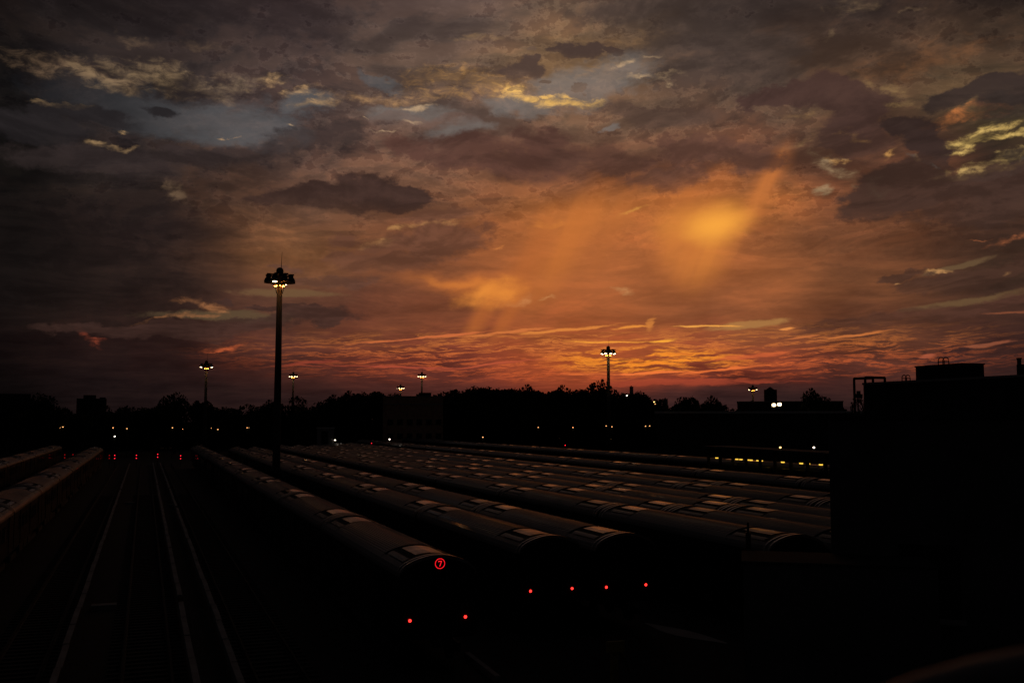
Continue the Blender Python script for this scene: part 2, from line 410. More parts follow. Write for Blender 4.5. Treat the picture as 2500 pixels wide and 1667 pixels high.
# low dark clouds in front, with a firm upper edge and ragged rims
DARK = [
    ([(760, 492, 150, 26, 0), (880, 452, 90, 42, 14), (980, 480, 110, 30, -4), (680, 480, 70, 18, 16), (850, 480, 230, 36, 0)], (62, 44, 39), 0.95, 0.50),
    ([(1080, 520, 130, 26, 4)], (104, 68, 52), 0.7, 0.6),
    ([(1000, 365, 130, 30, -8), (1160, 372, 190, 58, 2), (1310, 345, 90, 50, 0), (1330, 400, 160, 60, 0)], (84, 56, 48), 0.85, 0.55),
    ([(1480, 390, 160, 46, 0), (1720, 365, 190, 46, -2), (1850, 385, 120, 46, -6), (1620, 430, 140, 50, 10)], (86, 58, 48), 0.80, 0.6),
    ([(1560, 275, 170, 28, -8), (1640, 290, 160, 30, 0)], (82, 62, 53), 0.7, 0.6),
    ([(1700, 120, 190, 110, 0), (1850, 170, 150, 110, 0), (1600, 10, 300, 40, 0)], (70, 57, 51), 0.7, 0.6),
    ([(1980, 220, 90, 30, 4), (2060, 240, 110, 44, -12), (2110, 280, 80, 66, 0), (1900, 235, 130, 26, 4), (2080, 330, 80, 50, -30)], (68, 48, 43), 0.90, 0.5),
    ([(2240, 335, 80, 46, -14), (2290, 370, 60, 56, -30), (2310, 400, 46, 30, -40), (2210, 320, 60, 36, 0)], (58, 43, 39), 0.96, 0.45),
    ([(2190, 430, 110, 46, 6), (2300, 470, 190, 46, -8), (2430, 440, 110, 46, 14), (2420, 500, 190, 56, 0), (2150, 490, 120, 60, 0)], (64, 45, 38), 0.94, 0.5),
    ([(2400, 222, 130, 30, 14), (2330, 250, 90, 30, 10), (2490, 230, 110, 50, 10)], (52, 41, 38), 0.92, 0.5),
    ([(2460, 385, 32, 12, 34), (2475, 235, 60, 20, 0)], (52, 42, 38), 0.95, 0.45),
    ([(1420, 115, 80, 22, 10), (1390, 122, 50, 15, 0), (1490, 122, 36, 12, -30)], (76, 59, 53), 0.95, 0.45),
    ([(1275, 170, 70, 24, -4), (1285, 140, 40, 16, 20), (1240, 180, 40, 20, 0)], (82, 64, 57), 0.92, 0.45),
    ([(1340, 202, 22, 6, 0), (1420, 213, 26, 10, 0), (1300, 108, 26, 7, 0), (1110, 225, 80, 7, 6), (1215, 234, 40, 8, -4), (1270, 226, 24, 6, 0)], (104, 82, 68), 0.85, 0.5),
    ([(1040, 600, 190, 46, 4), (930, 640, 160, 36, 0), (1100, 570, 110, 40, 8), (850, 632, 90, 14, 12), (860, 590, 60, 22, 20)], (98, 63, 48), 0.80, 0.55),
    ([(650, 752, 80, 12, 0), (740, 772, 150, 24, 8), (330, 800, 260, 18, 2), (520, 800, 300, 20, 6), (530, 733, 40, 12, -6)], (64, 43, 37), 0.85, 0.5),
    ([(760, 688, 140, 16, 0), (860, 690, 90, 18, 0), (680, 655, 60, 8, 0)], (90, 60, 48), 0.7, 0.55),
    ([(215, 283, 140, 22, -4), (130, 275, 110, 20, 0), (400, 275, 60, 17, -4), (60, 300, 170, 40, 0), (120, 330, 90, 30, 0)], (36, 32, 33), 0.9, 0.55),
    ([(250, 395, 330, 48, 2), (560, 385, 220, 40, 4), (690, 340, 110, 36, 8), (820, 330, 110, 40, 6), (330, 330, 26, 8, 0)], (50, 41, 40), 0.75, 0.6),
    ([(960, 285, 90, 22, 4), (1080, 300, 160, 20, 0)], (110, 86, 76), 0.5, 0.6),
    ([(2350, 685, 190, 28, 4), (2420, 670, 130, 34, 8), (2200, 675, 70, 18, 6)], (72, 48, 38), 0.8, 0.5),
    ([(2330, 765, 300, 26, 6), (2120, 780, 220, 18, 5)], (76, 48, 38), 0.65, 0.55),
    ([(2330, 860, 70, 18, 6), (2290, 870, 110, 16, 0)], (54, 33, 32), 0.85, 0.5),
    ([(40, 640, 420, 210, 0)], (24, 19, 18), 0.5, 0.7),
]
for k in range(0, len(DARK), 3):
    s = Stage('dark_cloud', STAGE_INS)
    c = s.i['Color']
    body = s.math('MULTIPLY', s.smooth(s.tex('plane'), 0.3, 0.7, 0.86, 1.12), s.smooth(s.tex('relief'), -0.09, 0.09, 0.86, 1.18))
    wel = s.sep(s.after('W'))[1]
    for items, colr, amt, rag in DARK[k:k + 3]:
        d = s.math('MULTIPLY_ADD', s.tex('grain'), -0.5 * rag, s.math('MULTIPLY_ADD', s.tex('edge'), -1.3 * rag, s.union(items)))
        hi = 0.98 - 0.90 * rag
        m = s.smooth(d, hi, hi - (0.32 if rag < 0.52 else 0.52))
        top = max(sight(i[0], i[1] - i[3])[1] for i in items)
        low = min(sight(i[0], i[1] + i[3])[1] for i in items)
        m = s.math('MULTIPLY', m, s.smooth(wel, low - 0.2, low + 0.45 * (top - low), 0.55, 1.0))
        c = s.mix(s.math('MULTIPLY', m, amt), c, s.vmath('SCALE', lin(colr)[:3], body))
    s.put(s.o[0], c)
    sky = apply_stage(s, sky)

# fine lit streaks low over the horizon, rising a little to the right
s = Stage('low_streaks', STAGE_INS)
c = s.i['Color']
low = s.mapping(s.after('S'), rot=math.radians(-4.5))
st1 = s.noise(s.mapping(low, (2.0, 4.0, 0), scale=(0.19, 3.0, 1)), 1.6, 8, 0.64, 0.15)
ridge = s.math('SUBTRACT', 1.0, s.math('MULTIPLY', s.math('ABSOLUTE', s.math('SUBTRACT', st1, 0.5)), 11.5), clamp=True)
ridge = s.math('MULTIPLY', s.math('POWER', ridge, 1.5), s.smooth(s.tex('thin'), 0.40, 0.62))
fine = s.math('SUBTRACT', 1.0, s.math('MULTIPLY', s.math('ABSOLUTE', s.math('SUBTRACT', s.tex('thin'), 0.53)), 13.0), clamp=True)
ridge = s.math('MAXIMUM', ridge, s.math('MULTIPLY', fine, s.smooth(st1, 0.42, 0.62)))
fill = s.smooth(s.math('MULTIPLY_ADD', st1, 0.5, s.tex('thin')), 0.68, 0.86)
EV = lambda v: sight(1250, v)[1]
band = s.math('MULTIPLY', s.smooth(s.tex('el'), EV(948), EV(915)), s.smooth(s.tex('el'), EV(770), EV(850)))
hot = s.smooth(s.ell(1580, 880, 330, 44, 3, 'S'), 1.0, 0.1)
warm = s.math('MULTIPLY', s.smooth(s.ell(1500, 865, 1150, 110, 1, 'S'), 1.0, 0.25), band)
scol = s.mix(hot, s.ramp(s.smooth(s.tex('el'), EV(940), EV(800)), [(0, lin((216, 96, 48))), (0.45, lin((206, 100, 52))), (1, lin((214, 128, 58)))]), lin((255, 172, 46)))
c = s.mix(s.math('MULTIPLY', ridge, s.math('MULTIPLY', warm, 0.98)), c, scol)
c = s.mix(s.math('MULTIPLY', fill, s.math('MULTIPLY', hot, 0.80)), c, lin((252, 138, 42)))
s.put(s.o[0], c)
sky = apply_stage(s, sky)
STREAKS = [
    (1050, 822, 230, 5, 6, (206, 108, 60), 0.9),
    (1230, 812, 150, 5, 7, (214, 120, 62), 0.8),
    (1380, 805, 160, 6, 8, (226, 136, 62), 0.8),
    (1578, 790, 26, 12, 60, (226, 140, 64), 0.55),
    (1530, 798, 70, 5, 4, (236, 146, 60), 0.9),
    (1500, 833, 130, 4, 2, (250, 160, 58), 0.9),
    (1610, 832, 46, 5, 4, (255, 172, 58), 0.9),
    (2090, 818, 110, 5, 8, (206, 118, 60), 0.8),
    (1960, 822, 60, 4, 6, (200, 112, 60), 0.8),
    (1720, 797, 100, 3, -2, (244, 166, 74), 0.9),
    (1925, 800, 30, 4, -2, (226, 140, 70), 0.9),
    (980, 896, 260, 5, 2, (170, 74, 52), 0.8),
    (770, 886, 120, 7, 4, (150, 64, 46), 0.7),
    (1200, 890, 170, 5, 6, (186, 84, 54), 0.8),
    (2260, 868, 26, 7, 10, (176, 90, 62), 0.7),
    (2420, 840, 80, 5, 8, (150, 84, 58), 0.7),
    (2470, 765, 80, 4, 3, (138, 78, 52), 0.7),
    (1560, 912, 200, 4, -2, (244, 122, 58), 0.9),
    (1750, 905, 150, 5, 5, (236, 116, 56), 0.8),
    (1850, 868, 130, 8, 8, (206, 96, 54), 0.7),
    (1640, 935, 330, 12, 1, (170, 70, 46), 0.6),
    (1500, 848, 26, 3, 0, (226, 130, 66), 0.8),
]
for k in range(0, len(STREAKS), 6):
    s = Stage('single_streaks', STAGE_INS)
    c = s.i['Color']
    ragged = s.math('MULTIPLY_ADD', s.tex('thin'), -1.6, 0.8)
    for u, v, ru, rv, rot, colr, amt in STREAKS[k:k + 6]:
        m = s.smooth(s.math('ADD', s.ell(u, v, ru, rv, rot, 'S'), ragged), 0.95, 0.3)
        c = s.mix(s.math('MULTIPLY', m, amt), c, lin(colr))
    s.put(s.o[0], c)
    sky = apply_stage(s, sky)

sky = g.mix(g.smooth(EL, -1.5, 0.3), lin((16, 12, 12)), sky)      # below the horizon
plain = g.mix(g.smooth(EL, -1.5, 0.3), lin((16, 12, 12)), plain)
bg = wt.nodes.new('ShaderNodeBackground')
g.put(bg.inputs['Color'], sky)
bg0 = wt.nodes.new('ShaderNodeBackground')
g.put(bg0.inputs['Color'], plain)
# every cloud described above lies in this part of the sky; elsewhere there is nothing to add to the overcast
west = g.math('MULTIPLY', g.math('LESS_THAN', g.math('ABSOLUTE', g.math('SUBTRACT', AZ, 20.0)), 48.0),
              g.math('LESS_THAN', g.math('ABSOLUTE', g.math('SUBTRACT', EL, 16.0)), 17.2))
ms = wt.nodes.new('ShaderNodeMixShader')
wt.links.new(west, ms.inputs[0])
wt.links.new(bg0.outputs[0], ms.inputs[1])
wt.links.new(bg.outputs[0], ms.inputs[2])
wo = wt.nodes.new('ShaderNodeOutputWorld')
wt.links.new(ms.outputs[0], wo.inputs['Surface'])
world.cycles.sampling_method = 'MANUAL'
world.cycles.sample_map_resolution = 256
scene.cycles.max_bounces = 4
scene.cycles.diffuse_bounces = 2
scene.cycles.glossy_bounces = 2
scene.cycles.adaptive_min_samples = 16
scene.cycles.adaptive_threshold = 0.01


# ================================================================= materials
MATS = {}



def material(name, color, rough=0.8, metal=0.0, var=0.15, scale=3.0, bump=0.0, spec=0.5, detail=4, stretch=(1, 1, 1)):
    m = bpy.data.materials.new(name)
    m.use_nodes = True
    n = NG(m.node_tree)
    p = m.node_tree.nodes['Principled BSDF']
    co = m.node_tree.nodes.new('ShaderNodeTexCoord').outputs['Object']
    tex = n.noise(n.mapping(co, scale=stretch), scale, detail, 0.6, dims='3D')
    c = lambda k: tuple(max(0.0, q * k) for q in color) + (1,)
    n.put(p.inputs['Base Color'], n.ramp(n.smooth(tex, 0.3, 0.7), [(0, c(1 - var)), (1, c(1 + var))]))
    n.put(p.inputs['Roughness'], n.smooth(tex, 0.3, 0.7, max(0.02, rough - 0.08), min(1, rough + 0.08)))
    p.inputs['Metallic'].default_value = metal
    p.inputs['Specular IOR Level'].default_value = spec
    if bump:
        b = m.node_tree.nodes.new('ShaderNodeBump')
        b.inputs['Strength'].default_value = bump
        b.inputs['Distance'].default_value = 0.02
        n.put(b.inputs['Height'], tex)
        n.put(p.inputs['Normal'], b.outputs[0])
    MATS[name] = m
    return m


def glow(name, color, strength):
    m = bpy.data.materials.new(name)
    m.use_nodes = True
    m.node_tree.nodes.clear()
    e = m.node_tree.nodes.new('ShaderNodeEmission')
    e.inputs[0].default_value = lin(color)
    e.inputs[1].default_value = strength
    o = m.node_tree.nodes.new('ShaderNodeOutputMaterial')
    m.node_tree.links.new(e.outputs[0], o.inputs[0])
    MATS[name] = m
    return m


material('ballast', (0.026, 0.0245, 0.024), 0.95, var=0.5, scale=2.2, bump=0.8, spec=0.2, detail=8)
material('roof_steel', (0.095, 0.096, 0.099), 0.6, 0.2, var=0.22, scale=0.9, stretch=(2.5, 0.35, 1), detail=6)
material('panel_steel', (0.125, 0.122, 0.122), 0.28, 1.0, var=0.18, scale=1.6, detail=5, bump=0.05)
material('rim_steel', (0.36, 0.345, 0.34), 0.34, 0.8, var=0.2)
material('vent_black', (0.02, 0.02, 0.02), 0.7, 0.0, spec=0.3)
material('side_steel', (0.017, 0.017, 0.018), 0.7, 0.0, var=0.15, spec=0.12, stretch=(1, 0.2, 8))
material('window_glass', (0.012, 0.012, 0.014), 0.08, 0.0, var=0.0)
material('bogie_black', (0.025, 0.023, 0.022), 0.8)
material('rail_steel', (0.020, 0.017, 0.016), 0.75, 0.0, var=0.3, scale=5, spec=0.12)
material('wall_grey', (0.11, 0.105, 0.108), 0.9, var=0.25, scale=0.6, spec=0.1)
material('sleeper_wood', (0.024, 0.022, 0.021), 0.95, var=0.4, scale=4)
material('cover_board', (0.23, 0.22, 0.216), 0.85, var=0.3, scale=2.5, stretch=(1, 0.3, 1), bump=0.2)
material('mast_steel', (0.06, 0.058, 0.056), 0.75, 0.0, var=0.15)
material('housing_black', (0.018, 0.017, 0.017), 0.6, 0.2)
material('concrete_grey', (0.30, 0.285, 0.275), 0.9, var=0.2, scale=0.8, bump=0.2)
material('brick_brown', (0.42, 0.25, 0.17), 0.9, var=0.25, scale=1.2)
material('building_dark', (0.045, 0.043, 0.045), 0.9, spec=0.1, var=0.25, scale=0.5)
material('roofing_felt', (0.06, 0.058, 0.056), 0.9, var=0.3, scale=0.7)
material('leaf_dark', (0.035, 0.045, 0.022), 0.8, var=0.4, scale=1.2, spec=0.2)
material('bark', (0.05, 0.04, 0.032), 0.95, var=0.3, scale=3)
material('painted_white', (0.55, 0.54, 0.52), 0.7, var=0.12)
material('yellow_paint', (0.30, 0.22, 0.05), 0.6, var=0.3)
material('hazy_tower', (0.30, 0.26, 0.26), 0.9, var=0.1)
material('handrail_steel', (0.16, 0.145, 0.14), 0.55, 0.5, var=0.1)
glow('flood_light', (255, 222, 168), 8.0)
glow('collar_light', (255, 140, 50), 70.0)
glow('amber_lamp', (255, 184, 112), 2.0)
glow('white_lamp', (255, 236, 214), 5.0)
glow('warm_white_lamp', (255, 206, 120), 4.0)
glow('red_signal', (255, 36, 56), 2.0)
glow('red_dim', (255, 30, 40), 0.35)
glow('tail_red', (255, 46, 40), 3.0)
glow('sign_red', (255, 26, 38), 1.15)
glow('yellow_tube', (255, 204, 72), 1.35)


# ================================================================= mesh helpers
class MB:
    """collects boxes, tubes and sheets and links them as one mesh object"""
    def __init__(s):
        s.v, s.f, s.m = [], [], []

    def face(s, pts, m=0):
        i = len(s.v)
        s.v += [tuple(p) for p in pts]
        s.f.append(tuple(range(i, i + len(pts))))
        s.m.append(m)

    def box(s, x0, x1, y0, y1, z0, z1, m=0):
        i = len(s.v)
        s.v += [(x, y, z) for z in (z0, z1) for y in (y0, y1) for x in (x0, x1)]
        for q in ((0, 2, 3, 1), (4, 5, 7, 6), (0, 1, 5, 4), (2, 6, 7, 3), (0, 4, 6, 2), (1, 3, 7, 5)):
            s.f.append(tuple(i + k for k in q)); s.m.append(m)
        return s

    def tube(s, pts, radii, n=8, m=0, cap=True):
        pts = [Vector(p) for p in pts]
        if not hasattr(radii, '__len__'): radii = [radii] * len(pts)
        rings = []
        for k, p in enumerate(pts):
            d = (pts[min(k + 1, len(pts) - 1)] - pts[max(k - 1, 0)]).normalized()
            a = d.orthogonal().normalized() if abs(d.z) < 0.99 else Vector((1, 0, 0))
            b = d.cross(a).normalized(); a = b.cross(d).normalized()
            i = len(s.v)
            s.v += [tuple(p + (a * math.cos(2 * math.pi * j / n) + b * math.sin(2 * math.pi * j / n)) * radii[k]) for j in range(n)]
            rings.append(i)
        for r0, r1 in zip(rings, rings[1:]):
            for j in range(n):
                s.f.append((r0 + j, r0 + (j + 1) % n, r1 + (j + 1) % n, r1 + j)); s.m.append(m)
        if cap:
            s.f.append(tuple(rings[0] + j for j in reversed(range(n)))); s.m.append(m)
            s.f.append(tuple(rings[-1] + j for j in range(n))); s.m.append(m)
        return s

    def lathe(s, prof, n=12, c=(0, 0, 0), m=0):
        """prof: (radius, height) from the bottom up"""
        rings = []
        for r, z in prof:
            i = len(s.v)
            s.v += [(c[0] + r * math.cos(2 * math.pi * j / n), c[1] + r * math.sin(2 * math.pi * j / n), c[2] + z) for j in range(n)]
            rings.append(i)
        for r0, r1 in zip(rings, rings[1:]):
            for j in range(n):
                s.f.append((r0 + j, r0 + (j + 1) % n, r1 + (j + 1) % n, r1 + j)); s.m.append(m)
        s.f.append(tuple(rings[0] + j for j in reversed(range(n)))); s.m.append(m)
        s.f.append(tuple(rings[-1] + j for j in range(n))); s.m.append(m)
        return s

    def mesh(s, name, *mats):
        me = bpy.data.meshes.new(name)
        me.from_pydata(s.v, [], s.f)
        for q in mats: me.materials.append(MATS[q])
        if len(mats) > 1: me.polygons.foreach_set('material_index', s.m)
        me.update()
        return me

    def build(s, name, *mats, parent=None, loc=(0, 0, 0), rotz=0.0):
        return put(name, s.mesh(name, *mats), parent, loc, rotz)


def put(name, me, parent=None, loc=(0, 0, 0), rotz=0.0):
    o = bpy.data.objects.new(name, me)
    COL.objects.link(o)
    o.location = loc
    o.rotation_euler = (0, 0, rotz)
    if parent is not None: o.parent = parent
    return o


def thing(name, label, cat, loc=(0, 0, 0), rotz=0.0, group=None):
    o = put(name, None, None, loc, rotz)
    return tag(o, label, cat, group)


def tag(o, label, cat, group=None):
    o['label'], o['category'] = label, cat
    if group: o['group'] = group
    return o


CHILDREN = {}


def copy_tree(o, parent=None):
    c = o.copy()
    COL.objects.link(c)
    if parent is not None: c.parent = parent
    for ch in list(o.children): copy_tree(ch, c)
    return c


def smooth_shade(o):
    for p in o.data.polygons: p.use_smooth = True
    return o


# ================================================================= the setting
b = MB()
N = 40
for i in range(N):
    for j in range(N):
        x0, x1 = -6000 + 12000 * i / N, -6000 + 12000 * (i + 1) / N
        y0, y1 = -3000 + 12000 * j / N, -3000 + 12000 * (j + 1) / N
        b.face([(x0, y0, -0.22), (x1, y0, -0.22), (x1, y1, -0.22), (x0, y1, -0.22)])
o = b.build('ground', 'ballast')
o['kind'] = 'structure'

# ----------------------------------------------------------------- empty tracks between the trains
rail_me = MB()
PROF = [(-0.075, -0.16), (0.075, -0.16), (0.075, -0.145), (0.012, -0.12), (0.012, -0.045), (0.036, -0.03), (0.036, 0.0), (-0.036, 0.0), (-0.036, -0.03), (-0.012, -0.045), (-0.012, -0.12), (-0.075, -0.145)]
Y0, Y1 = 2.0, 204.0
for k in range(len(PROF)):
    (xa, za), (xb, zb) = PROF[k], PROF[(k + 1) % len(PROF)]
    rail_me.face([(xa, Y0, za), (xb, Y0, zb), (xb, Y1, zb), (xa, Y1, za)])
rail_me = rail_me.mesh('rail', 'rail_steel')
sl = MB()
y = Y0
while y < 120:
    sl.box(-1.25, 1.25, y, y + 0.22, -0.30, -0.165)
    y += 0.60
sleepers_me = sl.mesh('sleepers', 'sleeper_wood')
board_me = MB().box(-0.105, 0.105, 0.0, 3.47, 0.30, 0.345).box(-0.10, -0.075, 0.02, 3.45, 0.05, 0.299).mesh('cover_board', 'cover_board')
third_me = MB().box(-0.035, 0.035, 16.0, Y1 - 6, 0.02, 0.12).mesh('third_rail', 'rail_steel')
TRACKS = [  # centre, cover board offset or None, label
    (-3.72, 1.37, 'empty railway track right of the left hand train, pale board over its third rail'),
    (0.29, 1.38, 'middle empty railway track running away straight from the viewer'),
    (4.30, -1.38, 'empty railway track between the pale board and the train with the red sign'),
    (-11.6, None, 'dark empty railway track between the two trains on the left'),
]
for xc, off, label in TRACKS:
    t = thing('railway_track', label, 'track', (xc, 0, 0), group='empty tracks of the yard')
    for s in (-1, 1): put('rail', rail_me, t, (s * 0.7175 + s * 0.036, 0, 0))
    q = put('sleepers', sleepers_me, t); q['kind'] = 'stuff'
    if off:
        put('third_rail', third_me, t, (off, 0, 0))
        y = 17.0 if xc < 4 else 19.5
        while y < 196:
            put('cover_board', board_me, t, (off + rnd.uniform(-0.02, 0.02), y, rnd.uniform(-0.012, 0.012)), rnd.uniform(-0.002, 0.002))
            y += 3.6 + (1.6 if rnd.random() < 0.06 else 0.0)

for q in ('roof_steel', 'rim_steel', 'panel_steel'):             # lacquered sheet: lamps glint in it
    pb = MATS[q].node_tree.nodes['Principled BSDF']
    pb.inputs['Coat Weight'].default_value = 0.16
    pb.inputs['Coat Roughness'].default_value = 0.07

# no two roof panels weather alike
pm = MATS['panel_steel'].node_tree
n = NG(pm)
pb = pm.nodes['Principled BSDF']
rv = pm.nodes.new('ShaderNodeObjectInfo').outputs['Random']
rl = pb.inputs['Roughness'].links[0].from_socket
n.put(pb.inputs['Roughness'], n.math('ADD', rl, n.math('MULTIPLY_ADD', rv, 0.26, -0.10)))
cl = pb.inputs['Base Color'].links[0].from_socket
n.put(pb.inputs['Base Color'], n.vmath('SCALE', cl, n.math('MULTIPLY_ADD', n.math('FRACT', n.math('MULTIPLY', rv, 7.3)), 0.9, 0.5)))
rm = MATS['roof_steel'].node_tree
n = NG(rm)
pb = rm.nodes['Principled BSDF']
rv = rm.nodes.new('ShaderNodeObjectInfo').outputs['Random']
cl = pb.inputs['Base Color'].links[0].from_socket
n.put(pb.inputs['Base Color'], n.vmath('SCALE', cl, n.math('MULTIPLY_ADD', rv, 0.5, 0.72)))

# ================================================================= the trains
CL, CW = 15.30, 1.31                    # car length over the ends, half width
ARCH = [(-1.31, 3.02), (-1.285, 3.13), (-1.20, 3.26), (-1.06, 3.37), (-0.88, 3.46), (-0.66, 3.54), (-0.42, 3.60), (-0.2, 3.635), (0.0, 3.645)]
ARCH = ARCH + [(-x, z) for x, z in reversed(ARCH[:-1])]


def arch_z(x):
    x = min(abs(x), 1.31)
    half = [(-a, z) for a, z in ARCH[:9]][::-1]
    for (xa, za), (xb, zb) in zip(half, half[1:]):
        if x <= xb: return za + (zb - za) * (x - xa) / (xb - xa)
    return half[-1][1]


def sheet(xs, y0, y1, lift, m=0, b=None):
    """a strip of roof following the arch between stations xs"""
    b = b or MB()
    for xa, xb in zip(xs, xs[1:]):
        b.face([(xa, y0, arch_z(xa) + lift), (xb, y0, arch_z(xb) + lift), (xb, y1, arch_z(xb) + lift), (xa, y1, arch_z(xa) + lift)], m)
    return b


# body: sides with doors and windows, ends, floor, running gear
bd = MB()
ds = (1.75, 7.0, 12.25)                 # doors
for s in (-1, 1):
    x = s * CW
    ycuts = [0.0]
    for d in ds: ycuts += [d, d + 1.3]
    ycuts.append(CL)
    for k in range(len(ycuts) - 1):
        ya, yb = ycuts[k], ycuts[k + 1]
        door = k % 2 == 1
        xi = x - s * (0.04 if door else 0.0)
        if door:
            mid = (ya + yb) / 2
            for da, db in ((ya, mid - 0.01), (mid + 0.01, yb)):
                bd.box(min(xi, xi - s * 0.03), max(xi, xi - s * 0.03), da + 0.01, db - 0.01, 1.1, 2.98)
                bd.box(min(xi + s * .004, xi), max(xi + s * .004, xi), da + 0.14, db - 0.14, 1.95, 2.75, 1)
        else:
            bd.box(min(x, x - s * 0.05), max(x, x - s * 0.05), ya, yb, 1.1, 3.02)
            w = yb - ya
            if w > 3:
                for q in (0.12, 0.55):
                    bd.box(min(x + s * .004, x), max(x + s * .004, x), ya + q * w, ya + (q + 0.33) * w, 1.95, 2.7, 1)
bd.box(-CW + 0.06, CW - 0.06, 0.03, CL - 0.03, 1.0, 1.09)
for ya in (0.0, CL - 0.05):             # ends with the end door
    pts = [(-CW + 0.055, 1.1)] + [(x * 0.955, z - 0.03) for x, z in ARCH] + [(CW - 0.055, 1.1)]
    bd.face([(x, ya + 0.02, z) for x, z in pts]); bd.face([(x, ya + 0.04, z) for x, z in reversed(pts)])
    yy = 0.004 if ya == 0 else CL + 0.0
    bd.box(-0.42, 0.42, yy - 0.006, yy + 0.01, 1.15, 2.98)
    bd.box(-0.30, 0.30, yy - 0.012, yy - 0.006, 2.1, 2.75, 1)
    for s in (-1, 1): bd.box(min(s * 0.55, s * 1.12), max(s * 0.55, s * 1.12), yy + 0.002, yy + 0.008, 2.05, 2.8, 1)
for yc in (2.3, CL - 2.3):              # bogies
    for s in (-1, 1): bd.box(min(s * 0.95, s * 1.08), max(s * 0.95, s * 1.08), yc - 1.35, yc + 1.35, 0.3, 0.6, 2)
    for dy in (-0.9, 0.9):
        for s in (-1, 1):
            bd.tube([(s * 0.72, yc + dy, 0.41), (s * 0.85, yc + dy, 0.41)], 0.41, 14, 2)
for ya, yb in ((4.4, 6.2), (6.6, 8.4), (8.8, 10.8)): bd.box(-1.15, 1.15, ya, yb, 0.42, 0.99, 2)
bd.box(-0.15, 0.15, -0.17, 0.0, 0.75, 0.98, 2)
bd.box(-0.15, 0.15, CL, CL + 0.17, 0.75, 0.98, 2)
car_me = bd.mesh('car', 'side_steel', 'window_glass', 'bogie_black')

# roof: plain cornice strips, ribbed middle, flush ends
rf = MB()
HV = 3.25                               # length of the air conditioning bay at each end
sheet([-1.31, -1.285, -1.20, -1.06], 0.10, CL - 0.10, 0.0, b=rf)
sheet([1.06, 1.20, 1.285, 1.31], 0.10, CL - 0.10, 0.0, b=rf)
xs = []
nr = 22
for i in range(nr):
    xa = -1.06 + 2.12 * i / nr
    w = 2.12 / nr
    xs += [(xa, 0), (xa + w * 0.35, 0), (xa + w * 0.45, 0.016), (xa + w * 0.9, 0.016)]
xs.append((1.06, 0))
for (xa, la), (xb, lb) in zip(xs, xs[1:]):
    rf.face([(xa, HV, arch_z(xa) + la), (xb, HV, arch_z(xb) + lb), (xb, CL - HV, arch_z(xb) + lb), (xa, CL - HV, arch_z(xa) + la)])
xa = [-1.06 + 2.12 * i / 12 for i in range(13)]
for y0, y1 in ((0.10, HV - 0.06), (CL - HV + 0.06, CL - 0.10)): sheet(xa, y0, y1, -0.05, b=rf)
roof_me = rf.mesh('roof', 'roof_steel')

rim_mes = []
for y0, y1, up in ((0.0, 0.11, 0.045), (0.33, 0.42, 0.035)):
    rim = MB()
    for (xa_, za), (xb_, zb) in zip(ARCH, ARCH[1:]):
        rim.face([(xa_, y0, za + up), (xb_, y0, zb + up), (xb_, y1, zb + up), (xa_, y1, za + up)])
        rim.face([(xa_, y0, za - 0.06), (xb_, y0, zb - 0.06), (xb_, y0, zb + up), (xa_, y0, za + up)])
        rim.face([(xa_, y1, za - 0.06), (xa_, y1, za + up), (xb_, y1, zb + up), (xb_, y1, zb - 0.06)])
    rim_mes.append(rim.mesh('end_rim', 'rim_steel'))
panel_me = sheet([-0.50, -0.25, 0.0, 0.25, 0.50], 0.0, 1.95, 0.0)
for (x0, x1) in ((-0.50, -0.50), (0.50, 0.50)):
    panel_me.face([(x0, 0, arch_z(x0)), (x0, 1.95, arch_z(x0)), (x0, 1.95, arch_z(x0) - 0.05), (x0, 0, arch_z(x0) - 0.05)])
panel_me = panel_me.mesh('roof_panel', 'panel_steel')
side_panel_me = {}
for s in (-1, 1):
    st = [s * 0.78, s * 0.88, s * 0.99]
    side_panel_me[s] = sheet(sorted(st), 0.0, 2.25, 0.0).mesh('roof_panel', 'panel_steel' if s > 0 else 'roof_steel')
vent_me = {}
for s in (-1, 1):
    v = sheet(sorted([s * 0.52, s * 0.63, s * 0.74]), 0.0, 2.3, -0.03)
    for k in range(16):                 # louvre blades
        x0, x1 = sorted((s * 0.53, s * 0.73)); yb = 0.05 + k * 0.14
        v.face([(x0, yb, arch_z(x0) - 0.025), (x1, yb, arch_z(x1) - 0.025), (x1, yb + 0.10, arch_z(x1)), (x0, yb + 0.10, arch_z(x0))])
    vent_me[s] = v.mesh('vent_grille', 'vent_black')
cross_me = sheet([-1.02, -0.76, -0.5, -0.25, 0, 0.25, 0.5, 0.76, 1.02], 0.0, 0.40, -0.02).mesh('vent_grille', 'vent_black')
joint_me = MB()
for (xa_, za), (xb_, zb) in zip(ARCH[2:], ARCH[3:-2]):
    joint_me.face([(xa_, 0, za - 0.045), (xb_, 0, zb - 0.045), (xb_, 0.055, zb + 0.012), (xa_, 0.055, za + 0.012)])
joint_me = joint_me.mesh('roof_joint', 'vent_black')


def add_car(train, y):
    c = put('car', car_me, train, (0, y, 0))
    put('roof', roof_me, c)
    for end in (0, 1):
        yy = lambda a, L: a if end == 0 else CL - a - L
        for rm in rim_mes: put('end_rim', rm, c, (0, 0, 0) if end == 0 else (0, CL, 0), 0.0 if end == 0 else math.pi)
        put('roof_panel', panel_me, c, (0, yy(1.02, 1.95), 0.0))
        for s in (-1, 1):
            put('roof_panel', side_panel_me[s], c, (0, yy(0.80, 2.25), 0.0))
            put('vent_grille', vent_me[s], c, (0, yy(0.80, 2.3), 0.0))
        put('vent_grille', cross_me, c, (0, yy(0.50, 0.40), 0.0))
        put('roof_joint', joint_me, c, (0, yy(HV - 0.055, 0.055), 0.0))
    return c


